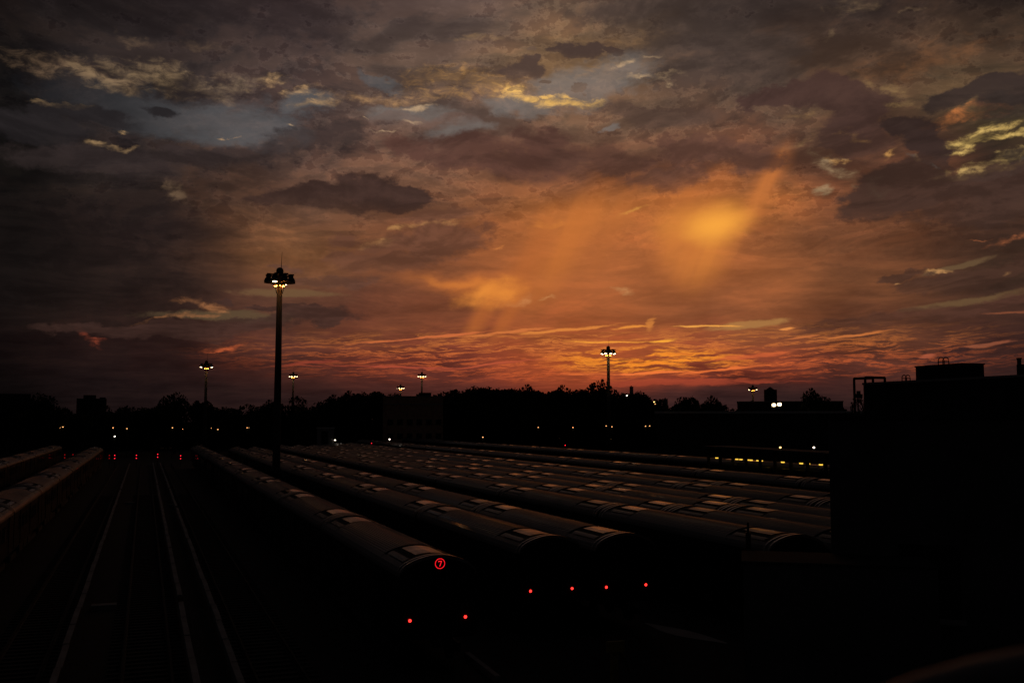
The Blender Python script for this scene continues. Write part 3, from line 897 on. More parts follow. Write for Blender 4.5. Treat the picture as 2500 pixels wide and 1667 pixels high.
lens_me = MB().lathe([(0.0, -0.012), (0.036, -0.01), (0.052, 0.0), (0.052, 0.01)], 12).mesh('tail_light', 'tail_red')


def tail_lights(car, sep=0.88, z=1.63):
    for s in (-1, 1):
        o = put('tail_light', lens_me, car, (s * sep, -0.012, z))
        o.rotation_euler = (-math.pi / 2, 0, 0)


TRAINS = [  # centre, near end, cars, label, lit, extra gaps
    (9.16, 31.9, 10, 'parked subway train carrying the lit red number sign above its tail lights', 2),
    (14.78, 35.8, 9, 'parked subway train with two red tail lights, second train right of the red sign', 1),
    (17.86, 35.6, 9, 'parked subway train with red tail lights touching the right side of another lit train', 1),
    (23.85, 32.8, 10, 'parked subway train with dark unlit end behind the thin pole beside the concrete block', 0),
    (26.75, 31.0, 10, 'parked subway train hard against the right side of the unlit ended train', 0),
    (29.55, 30.0, 10, 'parked subway train roof third in the block of four right of the dark gap', 0),
    (32.35, 34.0, 10, 'parked subway train roof on the far side of the block of four', 0),
    (36.75, 32.0, 11, 'parked subway train with pale cornice beyond the block of four trains', 0),
    (39.75, 32.0, 11, 'parked subway train roof just behind the pale cornice train', 0),
    (48.9, 34.0, 13, 'parked subway train standing alone past the second dark gap of the yard', 0),
    (64.4, 36.0, 15, 'parked subway train farthest across the yard under the lit canopy', 0),
    (-7.82, 14.0, 11, 'parked subway train on the left edge, nearest to the empty tracks', 0),
    (-15.45, 30.0, 11, 'parked subway train farthest left, behind the other left hand train', 0),
]
for xc, yf, n, label, lit in TRAINS:
    t = thing('subway_train', label, 'train', (xc, yf, 0), group='subway trains parked in the yard')
    for k in range(n):
        c = add_car(t, k * 15.64)
        if k == 0 and lit:
            tail_lights(c, 0.94 if lit == 2 else 0.86)
        if k == 0 and lit == 2:
            sg = MB()
            R0, R1, z0 = 0.148, 0.170, 3.405
            for j in range(40):
                a0, a1 = 2 * math.pi * j / 40, 2 * math.pi * (j + 1) / 40
                sg.face([(R0 * math.cos(a0), 0, R0 * math.sin(a0)), (R1 * math.cos(a0), 0, R1 * math.sin(a0)), (R1 * math.cos(a1), 0, R1 * math.sin(a1)), (R0 * math.cos(a1), 0, R0 * math.sin(a1))])
            w = 0.017                  # the numeral 7
            sg.face([(-0.058, 0, 0.088), (-0.058, 0, 0.050), (-0.034, 0, 0.050), (-0.034, 0, 0.062), (-0.034, 0, 0.088)])
            sg.face([(-0.034, 0, 0.088), (-0.034, 0, 0.062), (0.034, 0, 0.062), (0.060, 0, 0.088)])
            sg.face([(0.034, 0, 0.062), (0.060, 0, 0.088), (0.060, 0, 0.060), (0.006, 0, -0.090), (-0.024, 0, -0.090)])
            back = MB().box(-0.20, 0.20, 0.0, 0.03, -0.20, 0.19).build('sign_box', 'housing_black', parent=c, loc=(0.05, -0.035, z0))
            sg.build('route_sign', 'sign_red', parent=c, loc=(0.05, -0.042, z0))

# ================================================================= floodlight masts
MAST_TOP = 22.0
R_RING = 1.18
mast_pole = smooth_shade(MB().tube([(0, 0, -0.22), (0, 0, 11), (0, 0, MAST_TOP - 0.6)], [0.40, 0.34, 0.26], 14).build('pole', 'mast_steel'))
pole_me = mast_pole.data
bpy.data.objects.remove(mast_pole)
ring = MB()
for k in range(24):                                              # hoop the lamps hang on, its spokes and the lower winch ring
    a0, a1 = 2 * math.pi * k / 24, 2 * math.pi * (k + 1) / 24
    ring.tube([(R_RING * math.cos(a0), R_RING * math.sin(a0), 0.42), (R_RING * math.cos(a1), R_RING * math.sin(a1), 0.42)], 0.05, 6)
    ring.tube([(0.52 * math.cos(a0), 0.52 * math.sin(a0), -0.55), (0.52 * math.cos(a1), 0.52 * math.sin(a1), -0.55)], 0.045, 6)
for k in range(8):
    a = 2 * math.pi * (k + 0.5) / 8
    ring.tube([(0.25 * math.cos(a), 0.25 * math.sin(a), 0.35), (R_RING * math.cos(a), R_RING * math.sin(a), 0.42)], 0.04, 6)
    ring.tube([(0.45 * math.cos(a), 0.45 * math.sin(a), 0.38), (0.52 * math.cos(a), 0.52 * math.sin(a), -0.55)], 0.03, 6)
    ring.tube([(0.52 * math.cos(a), 0.52 * math.sin(a), -0.55), (0.30 * math.cos(a), 0.30 * math.sin(a), -1.35)], 0.02, 5)
    ring.box(R_RING * math.cos(a) - 0.2, R_RING * math.cos(a) + 0.2, R_RING * math.sin(a) - 0.2, R_RING * math.sin(a) + 0.2, 0.40, 0.52)
ring.tube([(0, 0, -0.6), (0, 0, 0.55)], 0.26, 12)
ring_me = ring.mesh('head_ring', 'housing_black')
cap_me = MB().lathe([(0.36, 0.5), (0.36, 0.85), (0.34, 1.0), (0.27, 1.12), (0.15, 1.2), (0.03, 1.22)], 14).mesh('dome_cap', 'housing_black')
rod_me = MB().tube([(0.12, 0, 1.1), (0.14, 0, 1.8), (0.18, 0, 2.75)], [0.035, 0.025, 0.012], 6).mesh('lightning_rod', 'housing_black')
# a lamp: drum with a flared skirt, hung mouth down
lamp_me = MB().lathe([(0.40, -0.30), (0.385, -0.16), (0.33, 0.02), (0.26, 0.14), (0.23, 0.16), (0.24, 0.40), (0.18, 0.46)], 14).mesh('floodlight', 'housing_black')
# open mouth: the lens sits just inside it
lens2_me = MB().lathe([(0.22, -0.335), (0.23, -0.318), (0.23, -0.306)], 14).mesh('lens', 'flood_light')


collar = MB()
for k in range(8):
    a = 2 * math.pi * k / 8
    collar.lathe([(0.01, -0.05), (0.045, -0.02), (0.01, 0.02)], 6, (0.47 * math.cos(a), 0.47 * math.sin(a), -0.62))
collar_me = collar.mesh('collar_lamp', 'collar_light')


def mast(u, v, rng, label, lit, spin=0.0, tilt=16):
    """u, v: where the lamps are seen; rng: metres away over the ground; lit: lamps that burn, by number"""
    p = at_range(u, v, rng)
    top = p.z
    t = thing('floodlight_mast', label, 'floodlight mast', (p.x, p.y, 0), group='floodlight masts of the yard')
    q = put('pole', pole_me, t)
    q.scale = (1, 1, top / MAST_TOP)
    put('head_ring', ring_me, t, (0, 0, top), spin)
    put('collar_lamp', collar_me, t, (0, 0, top), spin)
    put('dome_cap', cap_me, t, (0, 0, top))
    put('lightning_rod', rod_me, t, (0, 0, top), spin)
    face = math.atan2(-p.y, -p.x)                                # towards the platform
    for k in range(8):
        a = face + spin + 2 * math.pi * (k + 0.5) / 8
        f = put('floodlight', lamp_me, t, (R_RING * math.cos(a), R_RING * math.sin(a), top - 0.02))
        tl = math.radians(tilt)
        f.rotation_euler = Matrix.Rotation(a, 3, 'Z').__matmul__(Matrix.Rotation(-tl, 3, 'Y')).to_euler()
        if k in lit: put('lens', lens2_me, f)
    return t


ALL = tuple(range(8))
p = on_ground(671, 1150)
X_MAIN, Y_MAIN = 11.95, 99.0
mast(683, 683, math.hypot(X_MAIN, Y_MAIN), 'tallest floodlight mast, near one rising between the parked trains with lit collar', (3, 7), tilt=4)
mast(504, 893, 236, 'floodlight mast far left behind the trees, left of the tallest mast', (1, 2, 5, 6))
mast(716, 917, 330, 'small floodlight mast just right of the tallest mast, over the trees', (0, 1, 2, 5, 6, 7))
mast(978, 946, 372, 'lowest floodlight mast at the left end of the brown building', (0, 1, 2, 5, 7))
mast(1030, 917, 330, 'floodlight mast behind the roof box of the brown building', (0, 1, 2, 5, 6, 7))
mast(1485, 860, 188, 'floodlight mast standing in front of the brightest sunset glow', (0, 1, 2, 4, 5, 6, 7))
mast(1838, 949, 330, 'floodlight mast left of the square tower on the flat roof', (1, 2, 5, 6))


# ================================================================= buildings
def block(parent, name, mat, x0, x1, y0, y1, z0, z1):
    return MB().box(x0, x1, y0, y1, z0, z1).build(name, mat, parent=parent)


def frame_at(u, v, rng):
    """origin on the ground and heading so that local +x runs to the right, +y away"""
    p = at_range(u, v, rng)
    return (p.x, p.y, 0), -math.atan2(p.x, p.y)


def hgt(v, rng):
    return at_range(1250, v, rng).z


def px(n, rng):
    return n / FPX * rng


# near concrete block on the right that hides the ends of the far trains
R = 27.0
loc, rz = frame_at(2029, 1300, R)
t = thing('station_block', 'dark blank station building at the right edge, nearest to the trains', 'building', loc, rz)
block(t, 'wall', 'wall_grey', 0.0, 16.0, 0.0, 9.0, -0.2, 8.10)
block(t, 'parapet', 'building_dark', -0.04, 16.0, -0.04, 9.04, 8.103, 8.25)
for k in range(4):
    w = block(t, 'window', 'housing_black', 1.6 + k * 3.4, 3.0 + k * 3.4, -0.03, 0.05, 3.2, 5.0)
    block(w, 'sill', 'concrete_grey', 1.5 + k * 3.4, 3.1 + k * 3.4, -0.09, -0.031, 3.08, 3.2)
# taller hall behind, its long side parallel to the tracks
def on_line(u, x):
    """y at which the direction of u meets the plane x = const"""
    return x / math.tan(math.radians(sight(u, 950)[0]))


def top_at(u, v, x):
    y = on_line(u, x)
    return at_range(u, v, math.hypot(x, y)).z


HX = 39.6
hy = on_line(2108, HX)
t = thing('equipment_hall', 'dark tall building at the right edge with a penthouse on its roof', 'building', (HX, hy, 0))
zt = top_at(2108, 939.5, HX)
block(t, 'wall', 'building_dark', 0.0, 22.0, -34.0, 0.0, -0.2, zt)
block(t, 'coping', 'concrete_grey', -0.05, 22.0, -34.0, 0.05, zt + 0.003, zt + 0.12)
for k in range(5):                       # piers and louvred windows along the side
    block(t, 'pier', 'building_dark', -0.14, -0.003, -2.0 - k * 4.2, -1.6 - k * 4.2, -0.2, zt - 0.1)
    w = block(t, 'window', 'housing_black', -0.06, -0.003, -4.9 - k * 4.2, -2.9 - k * 4.2, 5.6, 7.6)
    block(w, 'sill', 'concrete_grey', -0.13, -0.003, -5.0 - k * 4.2, -2.8 - k * 4.2, 5.47, 5.597)
PX = HX + 0.6
y_far, y_near = on_line(2237, PX), on_line(2350, PX)
x_end = y_near * math.tan(math.radians(sight(2402, 891)[0]))
pz = top_at(2350, 889, PX)
ph = block(t, 'penthouse', 'building_dark', PX - HX, x_end - HX, y_near - hy, y_far - hy, zt + 0.123, pz)
block(ph, 'roof', 'roofing_felt', PX - HX - 0.04, x_end - HX + 0.04, y_near - hy - 0.04, y_far - hy + 0.04, pz + 0.003, pz + 0.07)
SX = HX + 0.9
y_t = on_line(2484, SX)
sz = top_at(2484, 890, SX)
st = block(t, 'stair_tower', 'building_dark', SX - HX, SX - HX + 5, y_t - hy - 6, y_t - hy, zt + 0.123, sz)
vx, vy = SX - HX + 0.25, on_line(2491, SX + 0.25) - hy
MB().tube([(vx, vy, sz - 0.1), (vx, vy, top_at(2491, 873, SX))], 0.10, 10).lathe([(0.13, 0), (0.13, 0.07)], 10, (vx, vy, top_at(2491, 876, SX))).build('vent_stack', 'mast_steel', parent=st)


def hoop(parent, p, z, w, h):
    """twin ladder hoops across the line of sight, standing at p"""
    m = MB()
    a0 = -math.atan2(p.x, p.y)
    e = Vector((math.cos(a0), math.sin(a0), 0))
    base = Vector((p.x - HX, p.y - hy, z))
    for q in (0, 1):
        pts = [base + e * (q * 0.5 * w)]
        for k in range(9):
            a = math.pi - math.pi * k / 8
            pts.append(base + e * (q * 0.5 * w + 0.32 * w + 0.32 * w * math.cos(a)) + Vector((0, 0, h * 0.6 + h * 0.4 * math.sin(a))))
        pts.append(base + e * (q * 0.5 * w + 0.64 * w))
        m.tube(pts, 0.028, 6)
    m.tube([base + Vector((0, 0, h * 0.5)), base + e * 1.14 * w + Vector((0, 0, h * 0.5))], 0.022, 6)
    return m.build('ladder_hoop', 'housing_black', parent=parent)


q = Vector((PX + 0.5, on_line(2293, PX + 0.5), 0))
hoop(ph, q, pz + 0.05, px(20, 56), px(19, 56))
q = Vector((HX + 0.5, on_line(2203, HX + 0.5), 0))
hoop(t, q, zt + 0.1, px(15, 60), px(15, 60))
# steel goalposts at the far corner
R = 61.0
o0 = at_range(2110, 950, R)
gp = thing('steel_gantry', 'pair of dark steel goalpost frames against the sky beside the tall building', 'gantry', (o0.x, o0.y, 0))


def bar(name, pts, r=0.075):
    return MB().tube([Vector(q) - Vector((o0.x, o0.y, 0)) for q in pts], r, 6).build(name, 'housing_black', parent=gp)


a1, a2 = at_range(2085, 924, R), at_range(2131, 923, R + 1.2)
b1, b2 = at_range(2112, 921.5, R - 1.5), at_range(2160, 922, R - 0.4)
bar('post', [(a1.x, a1.y, -0.2), a1]); bar('post', [(a2.x, a2.y, zt - 3), a2]); bar('beam', [a1, a2])
bar('post', [(b1.x, b1.y, zt - 3), b1]); bar('post', [(b2.x, b2.y, zt - 0.3), b2]); bar('beam', [b1, b2])
c1, c2 = at_range(2087, 966, R), at_range(2106, 967, R)
bar('work_platform', [c1, c2], 0.12)
c1, c2 = at_range(2091, 960, R), at_range(2101, 960, R)
bar('winch', [c1, c2], 0.14)

# low concrete block before the fourth train, with its parapet and the thin pole
R = 25.0
loc, rz = frame_at(1816, 1500, R)
t = thing('stair_block', 'low dark concrete block at lower right with a pale parapet line', 'building', loc, rz)
block(t, 'wall', 'wall_grey', 0.0, 4.4, 0.0, 2.0, -0.2, hgt(1366, R))
block(t, 'parapet', 'building_dark', -0.03, 4.4, -0.03, 2.03, hgt(1366, R) + 0.003, hgt(1360, R))
R = 27.5
p = at_range(1827, 1340, R)
t = thing('signal_pole', 'thin dark pole standing before the unlit train end at right', 'pole', (p.x, p.y, 0))
MB().tube([(0, 0, -0.2), (0, 0, hgt(1292, R))], 0.07, 8).build('post', 'housing_black', parent=t)
MB().tube([(0, 0, hgt(1292, R) - 0.05), (0, 0, hgt(1268, R))], 0.03, 8).build('finial', 'housing_black', parent=t)

# brown office building in the middle distance
R = 262.0
loc, rz = frame_at(935, 1000, R)
t = thing('office_building', 'brown brick building in the middle with a roof box, amid dark trees', 'building', loc, rz)
wall_top = hgt(969, R)
block(t, 'wall', 'brick_brown', 0.0, px(145, R), 0.0, 14.0, -0.2, wall_top)
block(t, 'coping', 'concrete_grey', -0.1, px(145, R) + 0.1, -0.1, 14.1, wall_top + 0.003, wall_top + 0.25)
block(t, 'roof_box', 'building_dark', px(88, R), px(117, R), 2.0, 7.0, wall_top + 0.253, hgt(958, R))
block(t, 'band', 'concrete_grey', 0.2, px(145, R) - 0.2, -0.08, -0.003, hgt(988, R), hgt(985, R))
for row in range(2):
    for k in range(6):
        x = 1.2 + k * 2.5
        z = 3.4 + row * 3.6
        if z + 1.6 > hgt(990, R) and z < hgt(984, R): continue
        block(t, 'window', 'housing_black', x, x + 1.5, -0.05, 0.04, z, z + 1.5)
# small pale hut
R = 205.0
loc, rz = frame_at(774, 1060, R)
t = thing('yard_hut', 'small pale grey hut left of the white lamp at the train ends', 'hut', loc, rz)
block(t, 'wall', 'concrete_grey', 0.0, px(40, R), 0.0, 3.0, -0.2, hgt(1046, R))
block(t, 'roof', 'painted_white', -0.15, px(40, R) + 0.15, -0.15, 3.15, hgt(1046, R) + 0.003, hgt(1043, R))
block(t, 'door', 'housing_black', px(10, R), px(26, R), -0.05, 0.03, -0.15, hgt(1052, R))
# flat roofed depot with its tower, right of the middle
R = 250.0
loc, rz = frame_at(1800, 985, R)
t = thing('depot_building', 'flat roofed dark building with a square tower on its roof, right of the trees', 'building', loc, rz)
zt = hgt(983, R)
block(t, 'wall', 'building_dark', 0.0, px(240, R), 0.0, 20.0, -0.2, zt)
block(t, 'coping', 'concrete_grey', -0.1, px(240, R) + 0.1, -0.1, 20.1, zt + 0.003, zt + 0.25)
tw = block(t, 'tower', 'building_dark', px(63, R), px(92, R), 1.0, 4.2, zt + 0.253, hgt(953, R))
MB().lathe([(0.9, 0), (0.9, 0.12), (0.05, 0.75)], 10, (px(77, R), 2.6, hgt(953, R) + 0.003)).build('cap', 'housing_black', parent=tw)
# long shed roof with a pale edge
R = 215.0
loc, rz = frame_at(1604, 1005, R)
t = thing('long_shed', 'long low shed with a thin pale roof edge under the right hand trees', 'shed', loc, rz)
block(t, 'wall', 'building_dark', 0.0, px(530, R), 0.2, 12.0, -0.2, hgt(1012, R))
block(t, 'roof', 'roofing_felt', -0.5, px(530, R) + 0.5, 0.0, 12.5, hgt(1012, R) + 0.003, hgt(1007, R))
block(t, 'fascia', 'painted_white', -0.5, px(530, R) + 0.5, -0.06, -0.003, hgt(1009, R), hgt(1004, R))
# silhouettes on the left
R = 300.0
loc, rz = frame_at(187, 980, R)
t = thing('apartment_building', 'dark stepped apartment house rising above the trees at far left', 'building', loc, rz)
block(t, 'wall', 'building_dark', 0.0, px(62, R), 0.0, 9.0, -0.2, hgt(977, R))
block(t, 'upper_floor', 'building_dark', px(14, R), px(40, R), 1.0, 8.0, hgt(977, R) + 0.003, hgt(969, R))
block(t, 'stair_head', 'building_dark', px(48, R), px(60, R), 1.0, 5.0, hgt(977, R) + 0.003, hgt(974, R))
R = 290.0
loc, rz = frame_at(-200, 980, R)
t = thing('signal_tower', 'dark square block at the extreme left edge above the trees', 'building', loc, rz)
block(t, 'wall', 'building_dark', 0.0, px(213, R), 0.0, 3.0, -0.2, hgt(968, R))
block(t, 'annex', 'building_dark', px(100, R), px(248, R), -1.5, -0.01, -0.2, hgt(1032, R))
# far towers on the skyline
for u0, u1, v, rng, label in ((1537, 1546, 944, 2600, 'faint slab tower on the horizon right of the sunset mast'),
                              (1619, 1630, 974, 2900, 'faint stepped tower low on the horizon left of the round tree')):
    loc, rz = frame_at(u0, v, rng)
    t = thing('skyline_tower', label, 'tower', loc, rz, 'distant towers')
    w = px(u1 - u0, rng)
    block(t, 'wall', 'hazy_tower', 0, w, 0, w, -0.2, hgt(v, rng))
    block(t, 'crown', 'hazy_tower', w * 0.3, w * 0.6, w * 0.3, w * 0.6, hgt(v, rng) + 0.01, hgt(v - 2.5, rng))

# lit canopy over the farthest train
R = 96.0
A, B_ = at_range(1715, 1110, 118), at_range(2060, 1134, 92)
d = (B_ - A); d.z = 0
L = d.length
ang = math.atan2(d.y, d.x)
t = thing('canopy', 'low lit canopy on posts along the farthest train at the right', 'canopy', (A.x, A.y, 0), ang)
MB().box(0, L, 0.0, 3.4, 5.05, 5.2).build('roof', 'roofing_felt', parent=t)
for k in range(10):
    x = 0.6 + k * (L - 1.2) / 9
    MB().box(x - 0.12, x + 0.12, 0.35, 0.6, -0.2, 5.047).build('post', 'building_dark', parent=t)
tube_me = MB().box(-0.18, 0.18, -0.10, 0.10, -0.06, 0.06).mesh('tube', 'yellow_tube')
bat_me = MB().box(-0.24, 0.24, -0.14, 0.14, 0.0625, 0.12).tube([(0, 0, 0.12), (0, 0, 0.62)], 0.02, 6).mesh('batten', 'housing_black')
ORD = ('first', 'second', 'third', 'fourth', 'fifth', 'sixth', 'seventh', 'eighth', 'ninth', 'tenth', 'eleventh', 'twelfth', 'thirteenth', 'fourteenth', 'fifteenth')
TUBES = (1750, 1799, 1809, 1825, 1833.5, 1850.5, 1858.5, 1911, 1956, 1973, 2004)
for i, u in enumerate(TUBES):
    v = 1117.5 + (u - 1750) * 16.5 / 254
    az = math.radians(sight(u, v)[0])
    # meet the vertical plane of the lamp row
    e = Vector((math.cos(ang), math.sin(ang)))
    o0 = Vector((A.x, A.y)) + 1.2 * Vector((-e.y, e.x))
    s_ = Vector((math.sin(az), math.cos(az)))
    den = s_.x * e.y - s_.y * e.x
    rr = (o0.x * e.y - o0.y * e.x) / den
    q = s_ * rr
    z = CAM_H + rr * math.tan(math.radians(sight(u, v)[1]))
    f = thing('tube_light', ('yellow tube light alone at the left end of the canopy' if i == 0 else 'yellow tube light at the right end of the canopy' if i == 10 else
                             '%s yellow tube light from the left under the dark canopy' % ORD[i]),
              'light', (q.x, q.y, z), ang, 'tube lights under the canopy')
    put('batten', bat_me, f); put('tube', tube_me, f)

# ================================================================= trees
def crown_mesh(seed, n, w, h, z0, lobes):
    """leaf clumps through a lobed crown volume; metres"""
    r = random.Random(seed)
    b = MB()
    blobs = []
    for k in range(lobes):
        a = r.uniform(0, 2 * math.pi)
        q = math.sqrt(r.random()) * 0.70
        zz = r.uniform(0.22, 0.86)
        shrink = 1.0 - 0.55 * max(0.0, zz - 0.45)
        blobs.append((w * 0.5 * q * math.cos(a) * shrink, w * 0.5 * q * math.sin(a) * shrink, z0 + h * zz, r.uniform(0.18, 0.29) * w * shrink))
    blobs.append((0, 0, z0 + h * 0.5, 0.30 * w))
    tot = sum(q[3] ** 2 for q in blobs)
    for bx_, by_, bz_, br_ in blobs:
        for k in range(max(6, int(n * br_ * br_ / tot))):
            d = Vector((r.gauss(0, 1), r.gauss(0, 1), r.gauss(0, 1))).normalized()
            rad = br_ * (0.55 + 0.5 * r.random() ** 0.5) * (1.07 if r.random() < 0.10 else 1.0)
            c = Vector((bx_, by_, bz_)) + Vector((d.x, d.y, d.z * 0.8)) * rad
            s = r.uniform(0.16, 0.46)
            n1 = Vector((r.gauss(0, 1), r.gauss(0, 1), r.gauss(0, 1))).normalized()
            e1 = n1.orthogonal().normalized() * s
            e2 = n1.cross(e1).normalized() * s * r.uniform(0.5, 0.9)
            b.face([c - e1, c - e2 * 0.9 + e1 * 0.2, c + e1, c + e2])
    return b.mesh('crown', 'leaf_dark')


def trunk_mesh(seed, h):
    r = random.Random(seed)
    b = MB().tube([(0, 0, -0.3), (0.1, 0, h * 0.25), (0.05, 0.1, h * 0.5), (0.15, 0.1, h * 0.78)], [0.42, 0.32, 0.24, 0.08], 8)
    for k in range(6):
        a = r.uniform(0, 6.28); z = h * r.uniform(0.25, 0.5)
        e = Vector((math.cos(a), math.sin(a), 0)) * h * r.uniform(0.18, 0.3)
        b.tube([(0.06, 0.05, z), (e.x * 0.5, e.y * 0.5, z + h * 0.14), (e.x, e.y, z + h * 0.30)], [0.16, 0.10, 0.04], 6)
    return b.mesh('trunk', 'bark')


KINDS = []
for k, (w, h) in enumerate(((11, 12), (12, 13), (9.5, 13.5), (13, 11.5), (8.5, 12), (10.5, 14))):
    KINDS.append((crown_mesh(100 + k, 5200, w, h - 1.5, 2.2, 13 + k), trunk_mesh(200 + k, h), w, h))


TREE_SEEN = []


def tree(u, v, half_w, rng, label, kind=None):
    """u, v: tip of the crown in the photograph; half_w: half width there; rng: metres away"""
    k = rnd.randrange(6) if kind is None else kind
    cm, tm, w, h = KINDS[k]
    p = at_range(u, v, rng)
    H = p.z + 0.3
    sx = 2 * half_w / FPX * rng / (w * 1.02)
    t = thing('tree', label, 'tree', (p.x, p.y, -0.22), rnd.uniform(0, 6.28), 'trees along the far side of the yard')
    for q in (put('crown', cm, t), put('trunk', tm, t)):
        q.scale = (sx, sx, H / (h + 0.45))
    return t


# crowns that stand out on the skyline
NAMED = [
    (85, 974, 42, 285, 'dark round tree left of the stepped apartment house', 3),
    (150, 988, 36, 280, 'dark low tree touching the left side of the stepped apartment house', 0),
    (22, 994, 26, 260, 'dark small tree beside the block at the extreme left edge', 4),
    (262, 992, 28, 270, 'dark tree at the right foot of the stepped apartment house', 1),
    (330, 986, 40, 275, 'dark rounded tree alone between the apartment house and the left far mast', 0),
    (430, 972, 44, 270, 'dark broad tree just left of the left far floodlight mast', 3),
    (490, 978, 26, 265, 'dark narrow tree at the foot of the left far floodlight mast', 4),
    (715, 972, 40, 285, 'dark round tree under the small mast right of the tallest mast', 1),
    (670, 984, 30, 280, 'dark tree right behind the tallest mast', 5),
    (945, 951, 46, 300, 'dark high tree left of the brown building roof', 0),
    (898, 957, 40, 300, 'dark tree left of the high tree by the brown building', 5),
    (1485, 943, 48, 290, 'dark high tree in front of the sunset mast', 3),
    (1565, 960, 36, 285, 'dark tree right of the slab tower on the horizon', 1),
    (1604, 974, 22, 280, 'dark sloping tree below the faint stepped tower', 4),
    (1680, 961, 42, 280, 'dark round tree standing apart right of the woods', 0),
    (1995, 965, 40, 240, 'dark spreading tree at the right of the flat roofed building', 3),
    (2090, 978, 34, 100, 'dark tree at the foot of the goalpost frames', 1),
    (2040, 988, 26, 230, 'dark low tree left of the goalpost frames', 4),
    (1018, 962, 14, 300, 'dark small tree left of the roof box on the brown building', 4),
]
for a in NAMED: tree(a[0], a[1], a[2] * 1.2, *a[3:])
# the rows of trees that run together
ROWS = [
    ([(382, 994), (285, 1000), (205, 999), (540, 993), (575, 988), (612, 991), (640, 989), (762, 985), (800, 977), (838, 969), (868, 962)], 270, 46, '%s dark tree from the left in the low broken row left of the brown building'),
    ([(1086, 970), (1097, 966), (1108, 958), (1120, 956), (1133, 951), (1149, 952), (1165, 949), (1181, 950), (1198, 948), (1215, 951), (1232, 951), (1247, 954), (1262, 953), (1276, 956), (1290, 955), (1304, 955), (1318, 951), (1333, 955), (1348, 956), (1363, 956), (1378, 953), (1393, 954), (1408, 951), (1424, 952), (1440, 950), (1524, 952), (1534, 960), (1545, 964)], 292, 58, '%s dark tree right of the brown building in the thick row of woods'),
    ([(1640, 990), (1720, 980), (1750, 985), (1785, 987), (1820, 992), (1900, 990), (1940, 990)], 262, 42, '%s dark low tree from the left in the row above the long shed'),
]
for pts, rng, hw, label in ROWS:
    for i, (u, v) in enumerate(sorted(pts)):
        tree(u + rnd.uniform(-4, 4), v, hw * rnd.uniform(0.9, 1.2), rng + rnd.uniform(-10, 10), label % (ORD[i] if i < 15 else '%dth' % (i + 1)))

# undergrowth closing the view below the crowns: nobody could count it
b = MB()
r = random.Random(5)
for i in range(9000):
    u = r.uniform(-150, 2150)
    rng = r.uniform(300, 325)
    az = math.radians(sight(u, 1000)[0])
    z = r.uniform(0, 1) ** 0.8 * 7.0
    c = Vector((rng * math.sin(az), rng * math.cos(az), z))
    s = r.uniform(0.7, 1.6)
    n1 = Vector((r.gauss(0, 1), r.gauss(0, 1), r.gauss(0, 0.6))).normalized()
    e1 = n1.orthogonal().normalized() * s
    e2 = n1.cross(e1).normalized() * s
    b.face([c - e1, c - e2, c + e1, c + e2])
o = b.build('undergrowth', 'leaf_dark')
o['kind'] = 'stuff'


# ================================================================= lights across the yard
post_me = MB().tube([(0, 0, -0.2), (0, 0, 1.0)], 0.06, 6).mesh('post', 'housing_black')       # scaled to height
arm_me = MB().box(-0.28, 0.28, -0.14, 0.14, 0.10, 0.22).mesh('hood', 'housing_black')


def lamp_mesh(name, mat, rx, rz):
    return MB().lathe([(0.05 * rx, -rz), (0.75 * rx, -rz * 0.7), (rx, 0), (0.75 * rx, rz * 0.7), (0.05 * rx, rz)], 10).mesh(name, mat)


